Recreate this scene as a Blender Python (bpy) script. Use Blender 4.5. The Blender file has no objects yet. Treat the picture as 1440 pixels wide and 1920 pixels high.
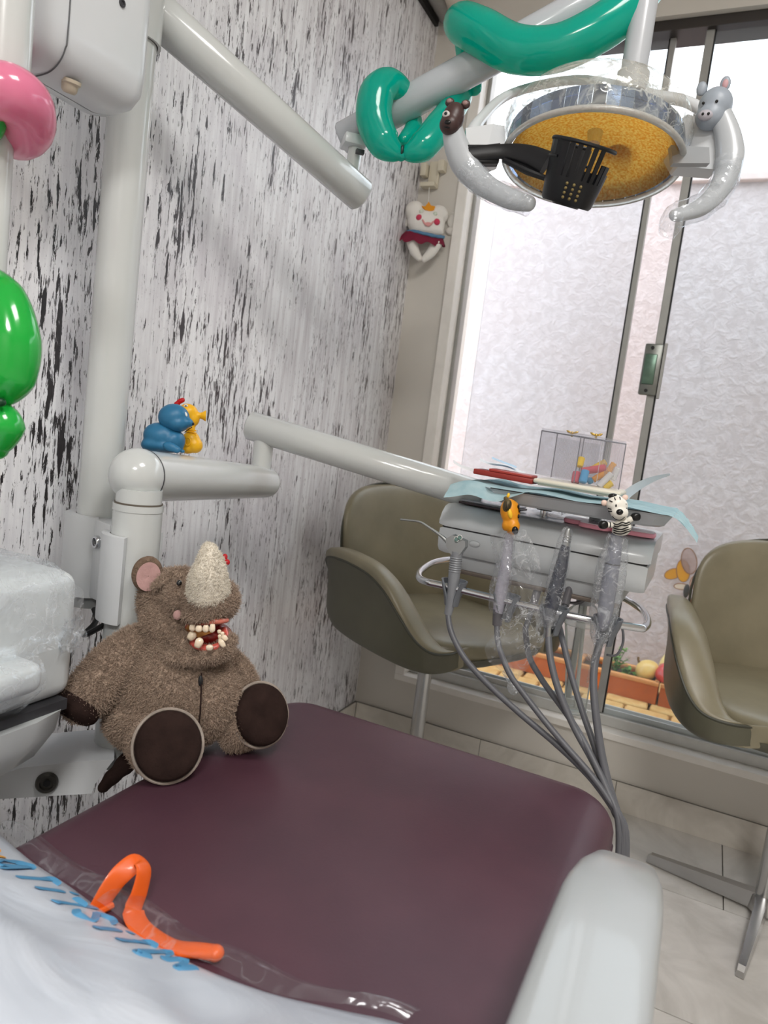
import bpy, bmesh, math, random
from mathutils import Vector, Matrix, Quaternion, noise as mnoise
random.seed(7)
sc = bpy.context.scene
COL = sc.collection

# ------------------------------------------------------------------ camera
FPX, CX, CY, CAMH = 1330.0, 720.0, 960.0, 1.05
_dY = Vector((620, -78, FPX)).normalized()
_dX = Vector((2920, 520, -FPX)); _dX = (_dX - _dY*_dX.dot(_dY)).normalized()
_dZ = _dX.cross(_dY)
CAM = Vector((0, 0, CAMH))
RW = Matrix((_dX, _dY, _dZ))            # rows: world axes written in lens axes (right, down, forward)
RIGHT, DOWN, FWD = RW.col[0].copy(), RW.col[1].copy(), RW.col[2].copy()
cd = bpy.data.cameras.new('camera'); cam = bpy.data.objects.new('camera', cd); COL.objects.link(cam)
cd.sensor_fit = 'HORIZONTAL'; cd.sensor_width = 36.0; cd.lens = FPX/1440*36
cd.clip_start = .02; cd.clip_end = 60
cd.dof.use_dof = True; cd.dof.focus_distance = 1.12; cd.dof.aperture_fstop = 9.0
m = Matrix.Identity(4)
for i in range(3):
    m[i][0] = RIGHT[i]; m[i][1] = -DOWN[i]; m[i][2] = -FWD[i]; m[i][3] = CAM[i]
cam.matrix_world = m
sc.camera = cam

# ------------------------------------------------------------------ world, exposure
w = bpy.data.worlds.new('overcast_sky'); sc.world = w; w.use_nodes = True
w.node_tree.nodes['Background'].inputs[0].default_value = (.93, .96, 1.0, 1)
w.node_tree.nodes['Background'].inputs[1].default_value = 3.1
vs = sc.view_settings
vs.view_transform = 'Standard'; vs.look = 'None'; vs.gamma = 1.0; vs.exposure = 0.34; vs.use_curve_mapping = False

CEIL_LIGHT_W = (17.0, 34.0)
CEIL_LIGHTS = [(0.45, 0.25), (0.45, -1.3)]

# ------------------------------------------------------------------ pixel -> place helpers (frame 1440x1920)
def ray(px, py): return RW @ Vector(((px-CX)/FPX, (py-CY)/FPX, 1.0))
def D(px, py, d): return CAM + ray(px, py)*d
def PL(px, py, ax, val):
    r = ray(px, py); return CAM + r*((val-CAM[ax])/r[ax])
def PX(px, py, x): return PL(px, py, 0, x)
def PY(px, py, y): return PL(px, py, 1, y)
def PZ(px, py, z): return PL(px, py, 2, z)
def dep(p): return (Vector(p)-CAM).dot(FWD)
V = Vector

# ------------------------------------------------------------------ materials
MATS = {}
def srgb(h):
    if isinstance(h, str):
        h = h.lstrip('#'); c = [int(h[i:i+2], 16)/255 for i in (0, 2, 4)]
    else: c = [x/255 for x in h]
    return tuple((x/12.92 if x <= .04045 else ((x+.055)/1.055)**2.4) for x in c)
class NT:
    def __init__(s, name):
        s.m = bpy.data.materials.new(name); s.m.use_nodes = True
        s.t = s.m.node_tree; s.b = s.t.nodes['Principled BSDF']; s.out = s.t.nodes['Material Output']
    def n(s, ty, **kw):
        nd = s.t.nodes.new(ty)
        for k, v in kw.items(): setattr(nd, k, v)
        return nd
    def l(s, a, b): s.t.links.new(a, b)
    def coord(s, scale=(1, 1, 1), kind='Object', rot=(0, 0, 0)):
        tc = s.n('ShaderNodeTexCoord'); mp = s.n('ShaderNodeMapping')
        mp.inputs['Scale'].default_value = scale; mp.inputs['Rotation'].default_value = rot
        s.l(tc.outputs[kind], mp.inputs[0]); return mp.outputs[0]
    def noise(s, vec, scale, detail=3, rough=.5, dist=0):
        nd = s.n('ShaderNodeTexNoise'); nd.inputs['Scale'].default_value = scale; nd.inputs['Detail'].default_value = detail
        nd.inputs['Roughness'].default_value = rough; nd.inputs['Distortion'].default_value = dist
        s.l(vec, nd.inputs['Vector']); return nd.outputs['Fac']
    def ramp(s, fac, stops, interp='LINEAR'):
        nd = s.n('ShaderNodeValToRGB'); e = nd.color_ramp.elements; nd.color_ramp.interpolation = interp
        while len(e) < len(stops): e.new(.5)
        for i, (p, c) in enumerate(stops):
            e[i].position = p; e[i].color = (c, c, c, 1) if isinstance(c, (int, float)) else (*c, 1)
        s.l(fac, nd.inputs[0]); return nd.outputs[0]
    def mix(s, fac, a, b, mode='MIX'):
        nd = s.n('ShaderNodeMix', data_type='RGBA', blend_type=mode)
        for sock, v in ((nd.inputs[0], fac), (nd.inputs[6], a), (nd.inputs[7], b)):
            if isinstance(v, bpy.types.NodeSocket): s.l(v, sock)
            elif isinstance(v, (int, float)): sock.default_value = v if sock.type == 'VALUE' else (v, v, v, 1)
            else: sock.default_value = (*v, 1)
        return nd.outputs[2]
    def math(s, op, a, b=0.0):
        nd = s.n('ShaderNodeMath', operation=op)
        for sock, v in ((nd.inputs[0], a), (nd.inputs[1], b)):
            if isinstance(v, bpy.types.NodeSocket): s.l(v, sock)
            else: sock.default_value = v
        return nd.outputs[0]
    def bump(s, h, strength=.3, dist=.002):
        nd = s.n('ShaderNodeBump'); nd.inputs['Strength'].default_value = strength; nd.inputs['Distance'].default_value = dist
        s.l(h, nd.inputs['Height']); s.l(nd.outputs[0], s.b.inputs['Normal']); return nd
def mat(name, col, rough=.5, metal=0., coat=0., var=0., vscale=30, bump=0., bscale=200, trans=0., ior=1.45, sub=0., alpha=1., sheen=0., spec=None, emit=0.):
    if name in MATS: return MATS[name]
    t = NT(name); b = t.b; c = srgb(col)
    b.inputs['Base Color'].default_value = (*c, 1); b.inputs['Roughness'].default_value = rough; b.inputs['Metallic'].default_value = metal
    b.inputs['Coat Weight'].default_value = coat; b.inputs['Coat Roughness'].default_value = .08
    b.inputs['Transmission Weight'].default_value = trans; b.inputs['IOR'].default_value = ior; b.inputs['Alpha'].default_value = alpha
    if spec is not None: b.inputs['Specular IOR Level'].default_value = spec
    if sub: b.inputs['Subsurface Weight'].default_value = sub; b.inputs['Subsurface Radius'].default_value = (.006, .004, .003)
    if sheen: b.inputs['Sheen Weight'].default_value = sheen; b.inputs['Sheen Roughness'].default_value = .5; b.inputs['Sheen Tint'].default_value = (*c, 1)
    if emit: b.inputs['Emission Color'].default_value = (*c, 1); b.inputs['Emission Strength'].default_value = emit
    vec = t.coord()
    f = t.noise(vec, vscale, 4, .55)
    v = max(var, .02)
    t.l(t.ramp(f, [(.3, tuple(x*(1-v) for x in c)), (.7, tuple(min(1, x*(1+v)) for x in c))]), b.inputs['Base Color'])
    if bump: t.bump(t.noise(vec, bscale, 3, .6), bump, .0015)
    MATS[name] = t.m; return t.m
def film(name, opacity=.16, bscale=60, rough=.12, tint=(235, 238, 242)):
    """thin clear plastic film: see-through, with wrinkled sheen and a little haze"""
    if name in MATS: return MATS[name]
    t = NT(name); vec = t.coord()
    tr = t.n('ShaderNodeBsdfTransparent'); tr.inputs[0].default_value = (.96, .965, .97, 1)
    gl = t.n('ShaderNodeBsdfGlossy'); gl.inputs['Roughness'].default_value = rough; gl.inputs[0].default_value = (*srgb(tint), 1)
    df = t.n('ShaderNodeBsdfTranslucent'); df.inputs[0].default_value = (*srgb(tint), 1)
    d2 = t.n('ShaderNodeBsdfDiffuse'); d2.inputs[0].default_value = (*srgb(tint), 1)
    lw = t.n('ShaderNodeLayerWeight'); lw.inputs[0].default_value = .3
    nz = t.noise(vec, bscale, 2, .5, 1.0)
    bm = t.bump(nz, .55, .005)
    for q in (gl.inputs['Normal'], lw.inputs['Normal']): t.l(bm.outputs[0], q)
    mz = t.n('ShaderNodeMixShader'); mz.inputs[0].default_value = .5; t.l(df.outputs[0], mz.inputs[1]); t.l(d2.outputs[0], mz.inputs[2])
    m1 = t.n('ShaderNodeMixShader'); hz = t.ramp(t.noise(vec, bscale*.5, 3, .6, 2.0), [(.52, opacity*.35), (.70, min(.8, opacity*1.7))])
    t.l(hz, m1.inputs[0]); t.l(tr.outputs[0], m1.inputs[1]); t.l(mz.outputs[0], m1.inputs[2])
    rid = t.math('ABSOLUTE', t.math('SUBTRACT', t.noise(vec, bscale*.55, 3, .55, .6), .5)); rid2 = t.math('ABSOLUTE', t.math('SUBTRACT', t.noise(vec, bscale*1.3, 2, .5, .4), .5))
    lin = t.math('MAXIMUM', t.ramp(rid, [(.0, 1.), (.016, 0.)]), t.ramp(rid2, [(.0, .8), (.014, 0.)]))
    ln = t.math('MULTIPLY', lin, t.ramp(t.noise(vec, bscale*.4, 2, .5), [(.42, 0.), (.60, min(1., opacity*2.6))]))
    m3 = t.n('ShaderNodeMixShader'); t.l(ln, m3.inputs[0]); t.l(m1.outputs[0], m3.inputs[1]); t.l(mz.outputs[0], m3.inputs[2]); m1 = m3
    m2 = t.n('ShaderNodeMixShader'); fac = t.math('ADD', t.math('MULTIPLY', t.math('POWER', lw.outputs['Facing'], 2.2), .42), .045)
    t.l(fac, m2.inputs[0]); t.l(m1.outputs[0], m2.inputs[1]); t.l(gl.outputs[0], m2.inputs[2]); t.l(m2.outputs[0], t.out.inputs[0])
    MATS[name] = t.m; return t.m
def clear(name, opacity=.12, tint=(225, 235, 235), rough=.05):
    """clear rigid sheet (glass, acrylic) as transparent + reflection, no refraction noise"""
    if name in MATS: return MATS[name]
    t = NT(name)
    tr = t.n('ShaderNodeBsdfTransparent'); tr.inputs[0].default_value = (*[x**.5 for x in srgb(tint)], 1)
    mx = t.n('ShaderNodeMixShader'); lw = t.n('ShaderNodeLayerWeight'); lw.inputs[0].default_value = .12
    t.b.inputs['Base Color'].default_value = (*srgb(tint), 1); t.b.inputs['Roughness'].default_value = rough
    fac = t.math('MINIMUM', t.math('ADD', t.math('MULTIPLY', lw.outputs['Fresnel'], .8), opacity), .95)
    t.l(fac, mx.inputs[0]); t.l(tr.outputs[0], mx.inputs[1]); t.l(t.b.outputs[0], mx.inputs[2]); t.l(mx.outputs[0], t.out.inputs[0])
    MATS[name] = t.m; return t.m

# ------------------------------------------------------------------ mesh builder
def frame_from(zdir, xhint=None):
    z = V(zdir).normalized()
    h = V(xhint) if xhint is not None else (V((0, 0, 1)) if abs(z.z) < .9 else V((1, 0, 0)))
    x = (h - z*h.dot(z)).normalized(); y = z.cross(x)
    return Matrix((x, y, z)).transposed()
def spline(pts, n=8, closed=False):
    pts = [V(p) for p in pts]; N = len(pts); out = []
    segs = N if closed else N-1
    for i in range(segs):
        if closed: p0, p1, p2, p3 = pts[(i-1) % N], pts[i], pts[(i+1) % N], pts[(i+2) % N]
        else: p0, p1, p2, p3 = pts[max(i-1, 0)], pts[i], pts[i+1], pts[min(i+2, N-1)]
        for k in range(n):
            t = k/n
            out.append(.5*((2*p1)+(-p0+p2)*t+(2*p0-5*p1+4*p2-p3)*t*t+(-p0+3*p1-3*p2+p3)*t*t*t))
    if not closed: out.append(pts[-1])
    return out
def lerp(a, b, t): return a+(b-a)*t
def interp(vals, u):
    x = u*(len(vals)-1); i = min(int(x), len(vals)-2); return lerp(vals[i], vals[i+1], x-i)
class MB:
    def __init__(s): s.v = []; s.f = []
    def add(s, vs, fs):
        o = len(s.v); s.v += [V(p) for p in vs]; s.f += [tuple(i+o for i in f) for f in fs]; return s
    def box(s, c, size, R=None, bev=0., seg=2):
        bm = bmesh.new(); bmesh.ops.create_cube(bm, size=1)
        for v in bm.verts: v.co = V((v.co.x*size[0], v.co.y*size[1], v.co.z*size[2]))
        if bev > 0: bmesh.ops.bevel(bm, geom=bm.edges[:]+bm.verts[:], offset=min(bev, min(size)*.49), segments=seg, profile=.5, affect='EDGES')
        bm.verts.index_update()
        R = R or Matrix.Identity(3); c = V(c)
        s.add([c+R@v.co for v in bm.verts], [[v.index for v in f.verts] for f in bm.faces]); bm.free(); return s
    def bx(s, x0, x1, y0, y1, z0, z1, bev=0., seg=2):
        return s.box(((x0+x1)/2, (y0+y1)/2, (z0+z1)/2), (abs(x1-x0), abs(y1-y0), abs(z1-z0)), None, bev, seg)
    def rings(s, rings, cap0=True, cap1=True, closed=False):
        n = len(rings[0]); o = len(s.v)
        for r in rings: s.v += [V(p) for p in r]
        m = len(rings)
        for i in range(m if closed else m-1):
            a = o+i*n; b = o+((i+1) % m)*n
            for k in range(n): s.f.append((a+k, a+(k+1) % n, b+(k+1) % n, b+k))
        if not closed:
            if cap0: s.f.append(tuple(o+k for k in range(n))[::-1])
            if cap1: s.f.append(tuple(o+(m-1)*n+k for k in range(n)))
        return s
    def tube(s, pts, r, seg=16, closed=False, cap=True, sx=1., sy=1., up=None, round_ends=False):
        pts = [V(p) for p in pts]; N = len(pts)
        rad = (lambda i: r) if isinstance(r, (int, float)) else (lambda i: interp(r, i/max(1, N-1)))
        tang = []
        for i in range(N):
            a = pts[(i-1) % N] if closed else pts[max(i-1, 0)]; b = pts[(i+1) % N] if closed else pts[min(i+1, N-1)]
            t = (b-a); tang.append(t.normalized() if t.length > 1e-9 else V((0, 0, 1)))
        F = frame_from(tang[0], up); x = F.col[0].copy()
        rings = []
        R0 = []
        for i in range(N):
            t = tang[i]
            x = up - t*up.dot(t) if up is not None else x - t*x.dot(t)
            x = x.normalized() if x.length > 1e-6 else F.col[0].copy()
            y = t.cross(x); rr = rad(i)
            R0.append((pts[i], t, x.copy(), y, rr))
        def ring(p, x, y, rr): return [p+x*(rr*sx*math.cos(2*math.pi*k/seg))+y*(rr*sy*math.sin(2*math.pi*k/seg)) for k in range(seg)]
        if round_ends and not closed:
            p, t, x, y, rr = R0[0]
            for a in (80, 60, 40, 20): rings.append(ring(p-t*rr*math.sin(math.radians(a)), x, y, rr*math.cos(math.radians(a))))
        for (p, t, x, y, rr) in R0: rings.append(ring(p, x, y, rr))
        if round_ends and not closed:
            p, t, x, y, rr = R0[-1]
            for a in (20, 40, 60, 80): rings.append(ring(p+t*rr*math.sin(math.radians(a)), x, y, rr*math.cos(math.radians(a))))
        return s.rings(rings, cap, cap, closed)
    def lathe(s, prof, o, axis=(0, 0, 1), seg=24, xh=None, a0=0, a1=360, cap=False, sx=1., sy=1.):
        F = frame_from(axis, xh); o = V(o); full = abs(a1-a0) >= 359.9
        m = seg if full else seg+1; base = len(s.v)
        for (r, h) in prof:
            for k in range(m):
                a = math.radians(a0+(a1-a0)*k/seg)
                s.v.append(o+F@V((r*sx*math.cos(a), r*sy*math.sin(a), h)))
        for i in range(len(prof)-1):
            for k in range(seg):
                k2 = (k+1) % m if full else k+1
                s.f.append((base+i*m+k, base+i*m+k2, base+(i+1)*m+k2, base+(i+1)*m+k))
        if cap:
            s.f.append(tuple(base+k for k in range(m))[::-1]); s.f.append(tuple(base+(len(prof)-1)*m+k for k in range(m)))
        return s
    def cyl(s, a, b, r, r2=None, seg=20, bev=0.):
        a, b = V(a), V(b); L = (b-a).length; r2 = r if r2 is None else r2
        bv = min(bev, r*.9, L*.4)
        prof = [(r-bv, 0), (r, bv), (r2, L-bv), (r2-bv, L)] if bv else [(r, 0), (r2, L)]
        return s.lathe(prof, a, b-a, seg, cap=True)
    def ell(s, c, rad, R=None, e=1., e2=1., seg=20, rg=12):
        R = R or Matrix.Identity(3); c = V(c)
        if isinstance(rad, (int, float)): rad = (rad,)*3
        sp = lambda x, p: math.copysign(abs(x)**p, x)
        rings = []
        for i in range(1, rg):
            th = -math.pi/2+math.pi*i/rg
            rings.append([c+R@V((rad[0]*sp(math.cos(th), e)*sp(math.cos(2*math.pi*k/seg), e2), rad[1]*sp(math.cos(th), e)*sp(math.sin(2*math.pi*k/seg), e2), rad[2]*sp(math.sin(th), e))) for k in range(seg)])
        o = len(s.v); s.rings(rings, False, False)
        s.v += [c+R@V((0, 0, -rad[2])), c+R@V((0, 0, rad[2]))]; a = len(s.v)-2
        for k in range(seg):
            s.f.append((a, o+(k+1) % seg, o+k)); q = o+(rg-2)*seg; s.f.append((a+1, q+k, q+(k+1) % seg))
        return s
    def prism(s, pts, off):
        """polygon pts extruded by vector off"""
        n = len(pts); o = len(s.v); off = V(off)
        s.v += [V(p) for p in pts]+[V(p)+off for p in pts]
        s.f.append(tuple(range(o, o+n))[::-1]); s.f.append(tuple(range(o+n, o+2*n)))
        for k in range(n): s.f.append((o+k, o+(k+1) % n, o+n+(k+1) % n, o+n+k))
        return s
    def grid(s, fn, nu, nv, closed_u=False):
        o = len(s.v); m = nu if closed_u else nu+1
        for j in range(nv+1):
            for i in range(m): s.v.append(V(fn(i/nu, j/nv)))
        for j in range(nv):
            for i in range(nu):
                i2 = (i+1) % m; s.f.append((o+j*m+i, o+j*m+i2, o+(j+1)*m+i2, o+(j+1)*m+i))
        return s
    def jitter(s, amp, fr):
        for p in s.v: p += mnoise.noise_vector(p*fr)*amp
        return s
    def mesh(s, name, org=(0, 0, 0), smooth=True, ang=40):
        org = V(org); me = bpy.data.meshes.new(name)
        me.from_pydata([p-org for p in s.v], [], s.f); me.update()
        bm = bmesh.new(); bm.from_mesh(me); bmesh.ops.recalc_face_normals(bm, faces=bm.faces); bm.to_mesh(me); bm.free()
        if smooth:
            me.polygons.foreach_set('use_smooth', [True]*len(me.polygons))
            me.set_sharp_from_angle(angle=math.radians(ang))
        return me
def link(name, me, m, parent=None, loc=(0, 0, 0)):
    o = bpy.data.objects.new(name, me); COL.objects.link(o)
    if me is not None and m is not None and len(me.materials) == 0: me.materials.append(m)
    o.location = loc; o.parent = parent; return o
ORG = {}
def tag(o, label=None, cat=None, group=None, kind=None):
    if label: o['label'] = label
    if cat: o['category'] = cat
    if group: o['group'] = group
    if kind: o['kind'] = kind
    return o
def thing(name, loc, label, cat, group=None):
    o = link(name, None, None, None, loc); o.empty_display_size = .05
    ORG[o] = V(loc); return tag(o, label, cat, group)
def part(name, mb, m, parent, smooth=True, ang=40, label=None, kind=None):
    org = ORG[parent]; o = link(name, mb.mesh(name, org, smooth, ang) if isinstance(mb, MB) else mb, m, parent)
    ORG[o] = org; return tag(o, label, None, None, kind)
def solo(name, mb, m, label, cat, loc=None, group=None, smooth=True, ang=40):
    if loc is None:
        xs = [p.x for p in mb.v]; ys = [p.y for p in mb.v]; zs = [p.z for p in mb.v]
        loc = ((min(xs)+max(xs))/2, (min(ys)+max(ys))/2, min(zs))
    o = link(name, mb.mesh(name, loc, smooth, ang), m, None, loc); ORG[o] = V(loc); return tag(o, label, cat, group)
def struct(name, mb, m, loc=(0, 0, 0), smooth=False, label=None):
    o = link(name, mb.mesh(name, loc, smooth), m, None, loc); ORG[o] = V(loc); o['kind'] = 'structure'
    if label: o['label'] = label
    return o
def blob(mb, org, vox=.005, it=6, fac=.6):
    """melt the shapes of a builder into one skin (voxel remesh, smoothed), as mesh data"""
    me = mb.mesh('tmp', org); o = bpy.data.objects.new('tmp', me); COL.objects.link(o)
    r = o.modifiers.new('r', 'REMESH'); r.mode = 'VOXEL'; r.voxel_size = vox; r.use_smooth_shade = True
    sm = o.modifiers.new('s', 'SMOOTH'); sm.iterations = it; sm.factor = fac
    dg = bpy.context.evaluated_depsgraph_get()
    res = bpy.data.meshes.new_from_object(o.evaluated_get(dg))
    bpy.data.objects.remove(o); bpy.data.meshes.remove(me)
    res.polygons.foreach_set('use_smooth', [True]*len(res.polygons)); return res
def copy_tree(o, parent=None):
    c = o.copy(); COL.objects.link(c); c.parent = parent
    for ch in list(o.children): copy_tree(ch, c)
    return c
SCR = Matrix((RIGHT, -DOWN, -FWD)).transposed()      # right, up, towards the viewer: a handy facing frame
# ================================================================== SETTING
WX, WY, CEIL = -1.015, 2.2, 2.65
RX, RY = 2.9, -2.3
def m_wallpaper():
    t = NT('distressed_wood_wallpaper'); b = t.b; b.inputs['Roughness'].default_value = .42
    v1 = t.coord((1, 92, 13)); v2 = t.coord((1, 190, 34)); v3 = t.coord((1, 1.3, 1.1)); v4 = t.coord((1, 60, 3.2)); v5 = t.coord((1, 300, 200)); v6 = t.coord((1, 11, 3.2))
    sep = t.n('ShaderNodeSeparateXYZ'); tc = t.n('ShaderNodeTexCoord'); t.l(tc.outputs['Object'], sep.inputs[0])
    along = t.ramp(t.math('MULTIPLY', sep.outputs[1], .4), [(.26, 1.0), (.64, .0)])          # near end: denser, darker flecks and whiter paint; greyer towards the window wall
    big = t.noise(v3, 2.2, 3, .5); clus = t.noise(v6, 1.0, 4, .6)
    off = t.math('ADD', t.math('MULTIPLY', t.math('SUBTRACT', clus, .5), .34), t.math('MULTIPLY', t.math('SUBTRACT', big, .5), .22))
    f1 = t.math('ADD', t.math('ADD', t.noise(v1, 1.0, 6, .68, .35), off), t.math('MULTIPLY', along, .035))
    fl1 = t.ramp(f1, [(.592, 0.), (.606, 1.)])
    f2 = t.math('ADD', t.noise(v2, 1.0, 4, .6, .3), t.math('MULTIPLY', off, .75))
    fl2 = t.ramp(f2, [(.600, 0.), (.64, 1.)])
    gr = t.ramp(t.noise(v4, 1.0, 6, .7, .6), [(.36, 0.), (.58, 1.)])
    paint = t.mix(gr, t.mix(along, srgb((214, 210, 214)), srgb((234, 234, 239))), srgb((248, 248, 251)))
    lil = t.ramp(t.noise(v3, 4.5, 5, .6, .4), [(.50, 0.), (.70, .55)])
    paint = t.mix(lil, paint, srgb((208, 203, 210)))
    sp = t.ramp(t.noise(v5, 1.0, 2, .5), [(.66, 0.), (.74, .5)])
    paint = t.mix(sp, paint, srgb((120, 112, 112)))
    dark = t.mix(along, srgb((84, 77, 80)), srgb((14, 12, 14)))
    c = t.mix(fl1, paint, dark)
    c = t.mix(t.math('MULTIPLY', fl2, .85), c, t.mix(along, srgb((112, 104, 107)), srgb((24, 21, 24))))
    t.l(c, b.inputs['Base Color']); return t.m
def m_plaster(name, col, var=.04):
    return mat(name, col, .7, var=var, vscale=3, bump=.08, bscale=120)
def m_stucco():
    t = NT('outside_stucco'); b = t.b; b.inputs['Roughness'].default_value = .9; v = t.coord()
    n1 = t.noise(v, 26, 5, .6, .6); n2 = t.noise(v, 1.6, 3, .5)
    c = t.mix(t.ramp(n1, [(.35, 0.), (.65, 1.)]), srgb((198, 188, 189)), srgb((217, 209, 211)))
    c = t.mix(t.ramp(n2, [(.4, 0.), (.7, .35)]), c, srgb((200, 180, 176)))
    t.l(c, b.inputs['Base Color']); t.bump(t.ramp(n1, [(.42, 0.), (.75, 1.)]), .45, .008); return t.m
def m_marble(name, c1, c2, c3):
    t = NT(name); b = t.b; b.inputs['Roughness'].default_value = .28; v = t.coord()
    n1 = t.noise(v, 5, 6, .6, 1.6); n2 = t.noise(v, 2.2, 4, .6, .8)
    c = t.mix(t.ramp(n1, [(.35, 0.), (.65, 1.)]), srgb(c1), srgb(c2)); c = t.mix(t.ramp(n2, [(.5, 0.), (.75, .6)]), c, srgb(c3))
    t.l(c, b.inputs['Base Color']); return t.m
M_white = m_plaster('cream_plaster', (216, 211, 203)); M_ceil = m_plaster('ceiling_paint', (228, 224, 218))
M_alu = mat('grey_aluminium', (164, 164, 161), .4, .25, var=.05); M_trimw = mat('white_window_trim', (244, 240, 234), .4, var=.03)
M_dark = mat('black_rubber', (22, 22, 24), .5); M_glass = clear('window_glass', .05, (236, 244, 248), .02)
M_chrome = mat('chrome', (205, 207, 210), .16, 1., var=.03)

struct('wall_left', MB().bx(WX-.12, WX, RY-.1, WY+.2, 0, CEIL), m_wallpaper())
mb = MB().bx(WX, -.862, WY, WY+.15, 0, CEIL).bx(-.862, 2.2, WY, WY+.15, 0, .215).bx(-.862, 2.2, WY, WY+.15, 2.285, CEIL).bx(2.2, RX, WY, WY+.15, 0, CEIL)
struct('wall_window', mb, M_white)
struct('wall_right', MB().bx(RX, RX+.12, RY-.1, WY+.15, 0, CEIL), M_white)
struct('wall_rear', MB().bx(WX, RX, RY-.12, RY, 0, CEIL), M_white)
struct('ceiling', MB().bx(WX-.12, RX+.12, RY-.12, WY+.15, CEIL, CEIL+.1), M_ceil)
# floor with individual tiles
M_grout = mat('floor_grout', (120, 116, 110), .8); M_tile = m_marble('grey_marble_tile', (198, 194, 188), (224, 220, 215), (178, 172, 166))
fl = struct('floor', MB().bx(WX-.12, RX+.12, RY-.12, WY+.15, -.08, -.006), M_grout)
TS = .43
tile_me = MB().bx(-TS+.0015, -.0015, -TS+.0015, -.0015, -.006, 0).mesh('tile', smooth=False); tile_me.materials.append(M_tile)
y = 1.8565+TS; k = 0
while y > RY:
    x = .62-(TS/2 if k % 2 else 0)+TS*6
    while x > WX:
        if x-TS > WX-TS and x < RX+TS and y-TS < WY:
            x1 = min(x, RX); x0 = max(x-TS, WX); y1 = min(y, WY); y0 = max(y-TS, RY)
            if x1-x0 > .02 and y1-y0 > .02:
                if x1-x0 > TS-.01 and y1-y0 > TS-.01: o = link('tile', tile_me, None, fl, (x, y, 0))
                else: o = link('tile', MB().bx(x0+.0015, x1-.0015, y0+.0015, y1-.0015, -.006, 0).mesh('tile', smooth=False), M_tile, fl)
        x -= TS
    y -= TS; k += 1
# baseboards of marble pieces
M_bb = m_marble('beige_marble_skirting', (200, 194, 184), (222, 216, 207), (178, 170, 160))
bb = struct('baseboard_window', MB().bx(WX, RX, WY-.010, WY, 0, .088), M_grout)
xs = [WX+.012, -.545, -.115, .315, .745, 1.175, 1.605, 2.035, 2.465, RX]
for a, b_ in zip(xs, xs[1:]): link('tile', MB().bx(a+.001, b_-.001, WY-.014, WY-.0102, .0, .09, .001).mesh('tile', smooth=False), M_bb, bb)
bl = struct('baseboard_left', MB().bx(WX, WX+.008, RY, WY-.014, 0, .088), M_grout)
y = WY-.016
while y > RY: 
    link('tile', MB().bx(WX+.0082, WX+.013, max(y-TS, RY)+.001, y-.001, 0, .09, .001).mesh('tile', smooth=False), M_bb, bl); y -= TS

# window: sill, casing, aluminium frame, stiles, panes, lock
X0, X1, Z0, Z1 = -.862, 2.2, .215, 2.285
wn = struct('window_1', MB().bx(X0-.013, X1+.012, WY-.012, WY+.12, Z0-.006, Z0+.016, .002), M_trimw)
part('sill_rail', MB().bx(X0+.022, X1, WY+.035, WY+.12, Z0+.016, Z0+.05, .003).bx(X0+.034, X1, WY+.05, WY+.056, Z0+.05, Z0+.066).bx(X0+.034, X1, WY+.085, WY+.091, Z0+.05, Z0+.066), mat('pale_aluminium', (204, 204, 201), .35, .15, var=.04), wn, False)
part('casing', MB().bx(X0-.013, X0+.022, WY-.014, WY+.03, Z0+.016, Z1+.01, .003).bx(X0, X0+.022, WY+.03, WY+.149, Z0+.016, Z1, .001), M_trimw, wn, False)
part('frame_jamb', MB().bx(X0+.022, X0+.034, WY+.045, WY+.085, Z0+.016, Z1-.02, .002), M_alu, wn, False)
part('head_rail', MB().bx(X0+.022, X1, WY+.02, WY+.12, Z1-.028, Z1, .002), mat('dark_bronze_aluminium', (66, 62, 60), .4, .6), wn, False)
def stile(x, wd, y0, dark_side):
    s_ = part('stile', MB().bx(x, x+wd, y0, y0+.024, Z0+.052, Z1-.024, .002), M_alu, wn, False)
    xx = x-.004 if dark_side < 0 else x+wd
    part('gasket', MB().bx(xx, xx+.004, y0+.004, y0+.02, Z0+.052, Z1-.024), M_dark, s_, False); return s_
stile(-.312, .016, WY+.062, -1); st2 = stile(-.216, .022, WY+.040, 1)
part('pane', MB().bx(-.765, -.314, WY+.068, WY+.073, Z0+.05, Z1-.026), M_glass, wn, False, label='clear glass pane of the left sliding sash')
part('pane', MB().bx(-.190, .95, WY+.048, WY+.053, Z0+.05, Z1-.026), M_glass, wn, False, label='clear glass pane right of the lock')
stile(.95, .03, WY+.040, -1); part('pane', MB().bx(.99, X1-.03, WY+.068, WY+.073, Z0+.05, Z1-.026), M_glass, wn, False)
lk = part('lock_plate', MB().box((-.215, WY+.033, 1.318), (.052, .014, .150), None, .006, 2), mat('lock_grey_metal', (128, 130, 126), .35, .7, var=.1, vscale=60), wn, label='grey metal lock plate')
part('finger_pull', MB().box((-.219, WY+.0245, 1.318), (.034, .006, .088), None, .003, 2), mat('worn_green_metal', (98, 122, 108), .3, .6, var=.2, vscale=40), lk)
for z in (1.318-.062, 1.318+.062): part('screw', MB().cyl((-.219, WY+.0262, z), (-.219, WY+.022, z), .005, seg=10), M_dark, lk)
part('keeper', MB().bx(-.188, -.180, WY+.024, WY+.040, 1.236, 1.395, .001), M_alu, lk, False)

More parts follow.
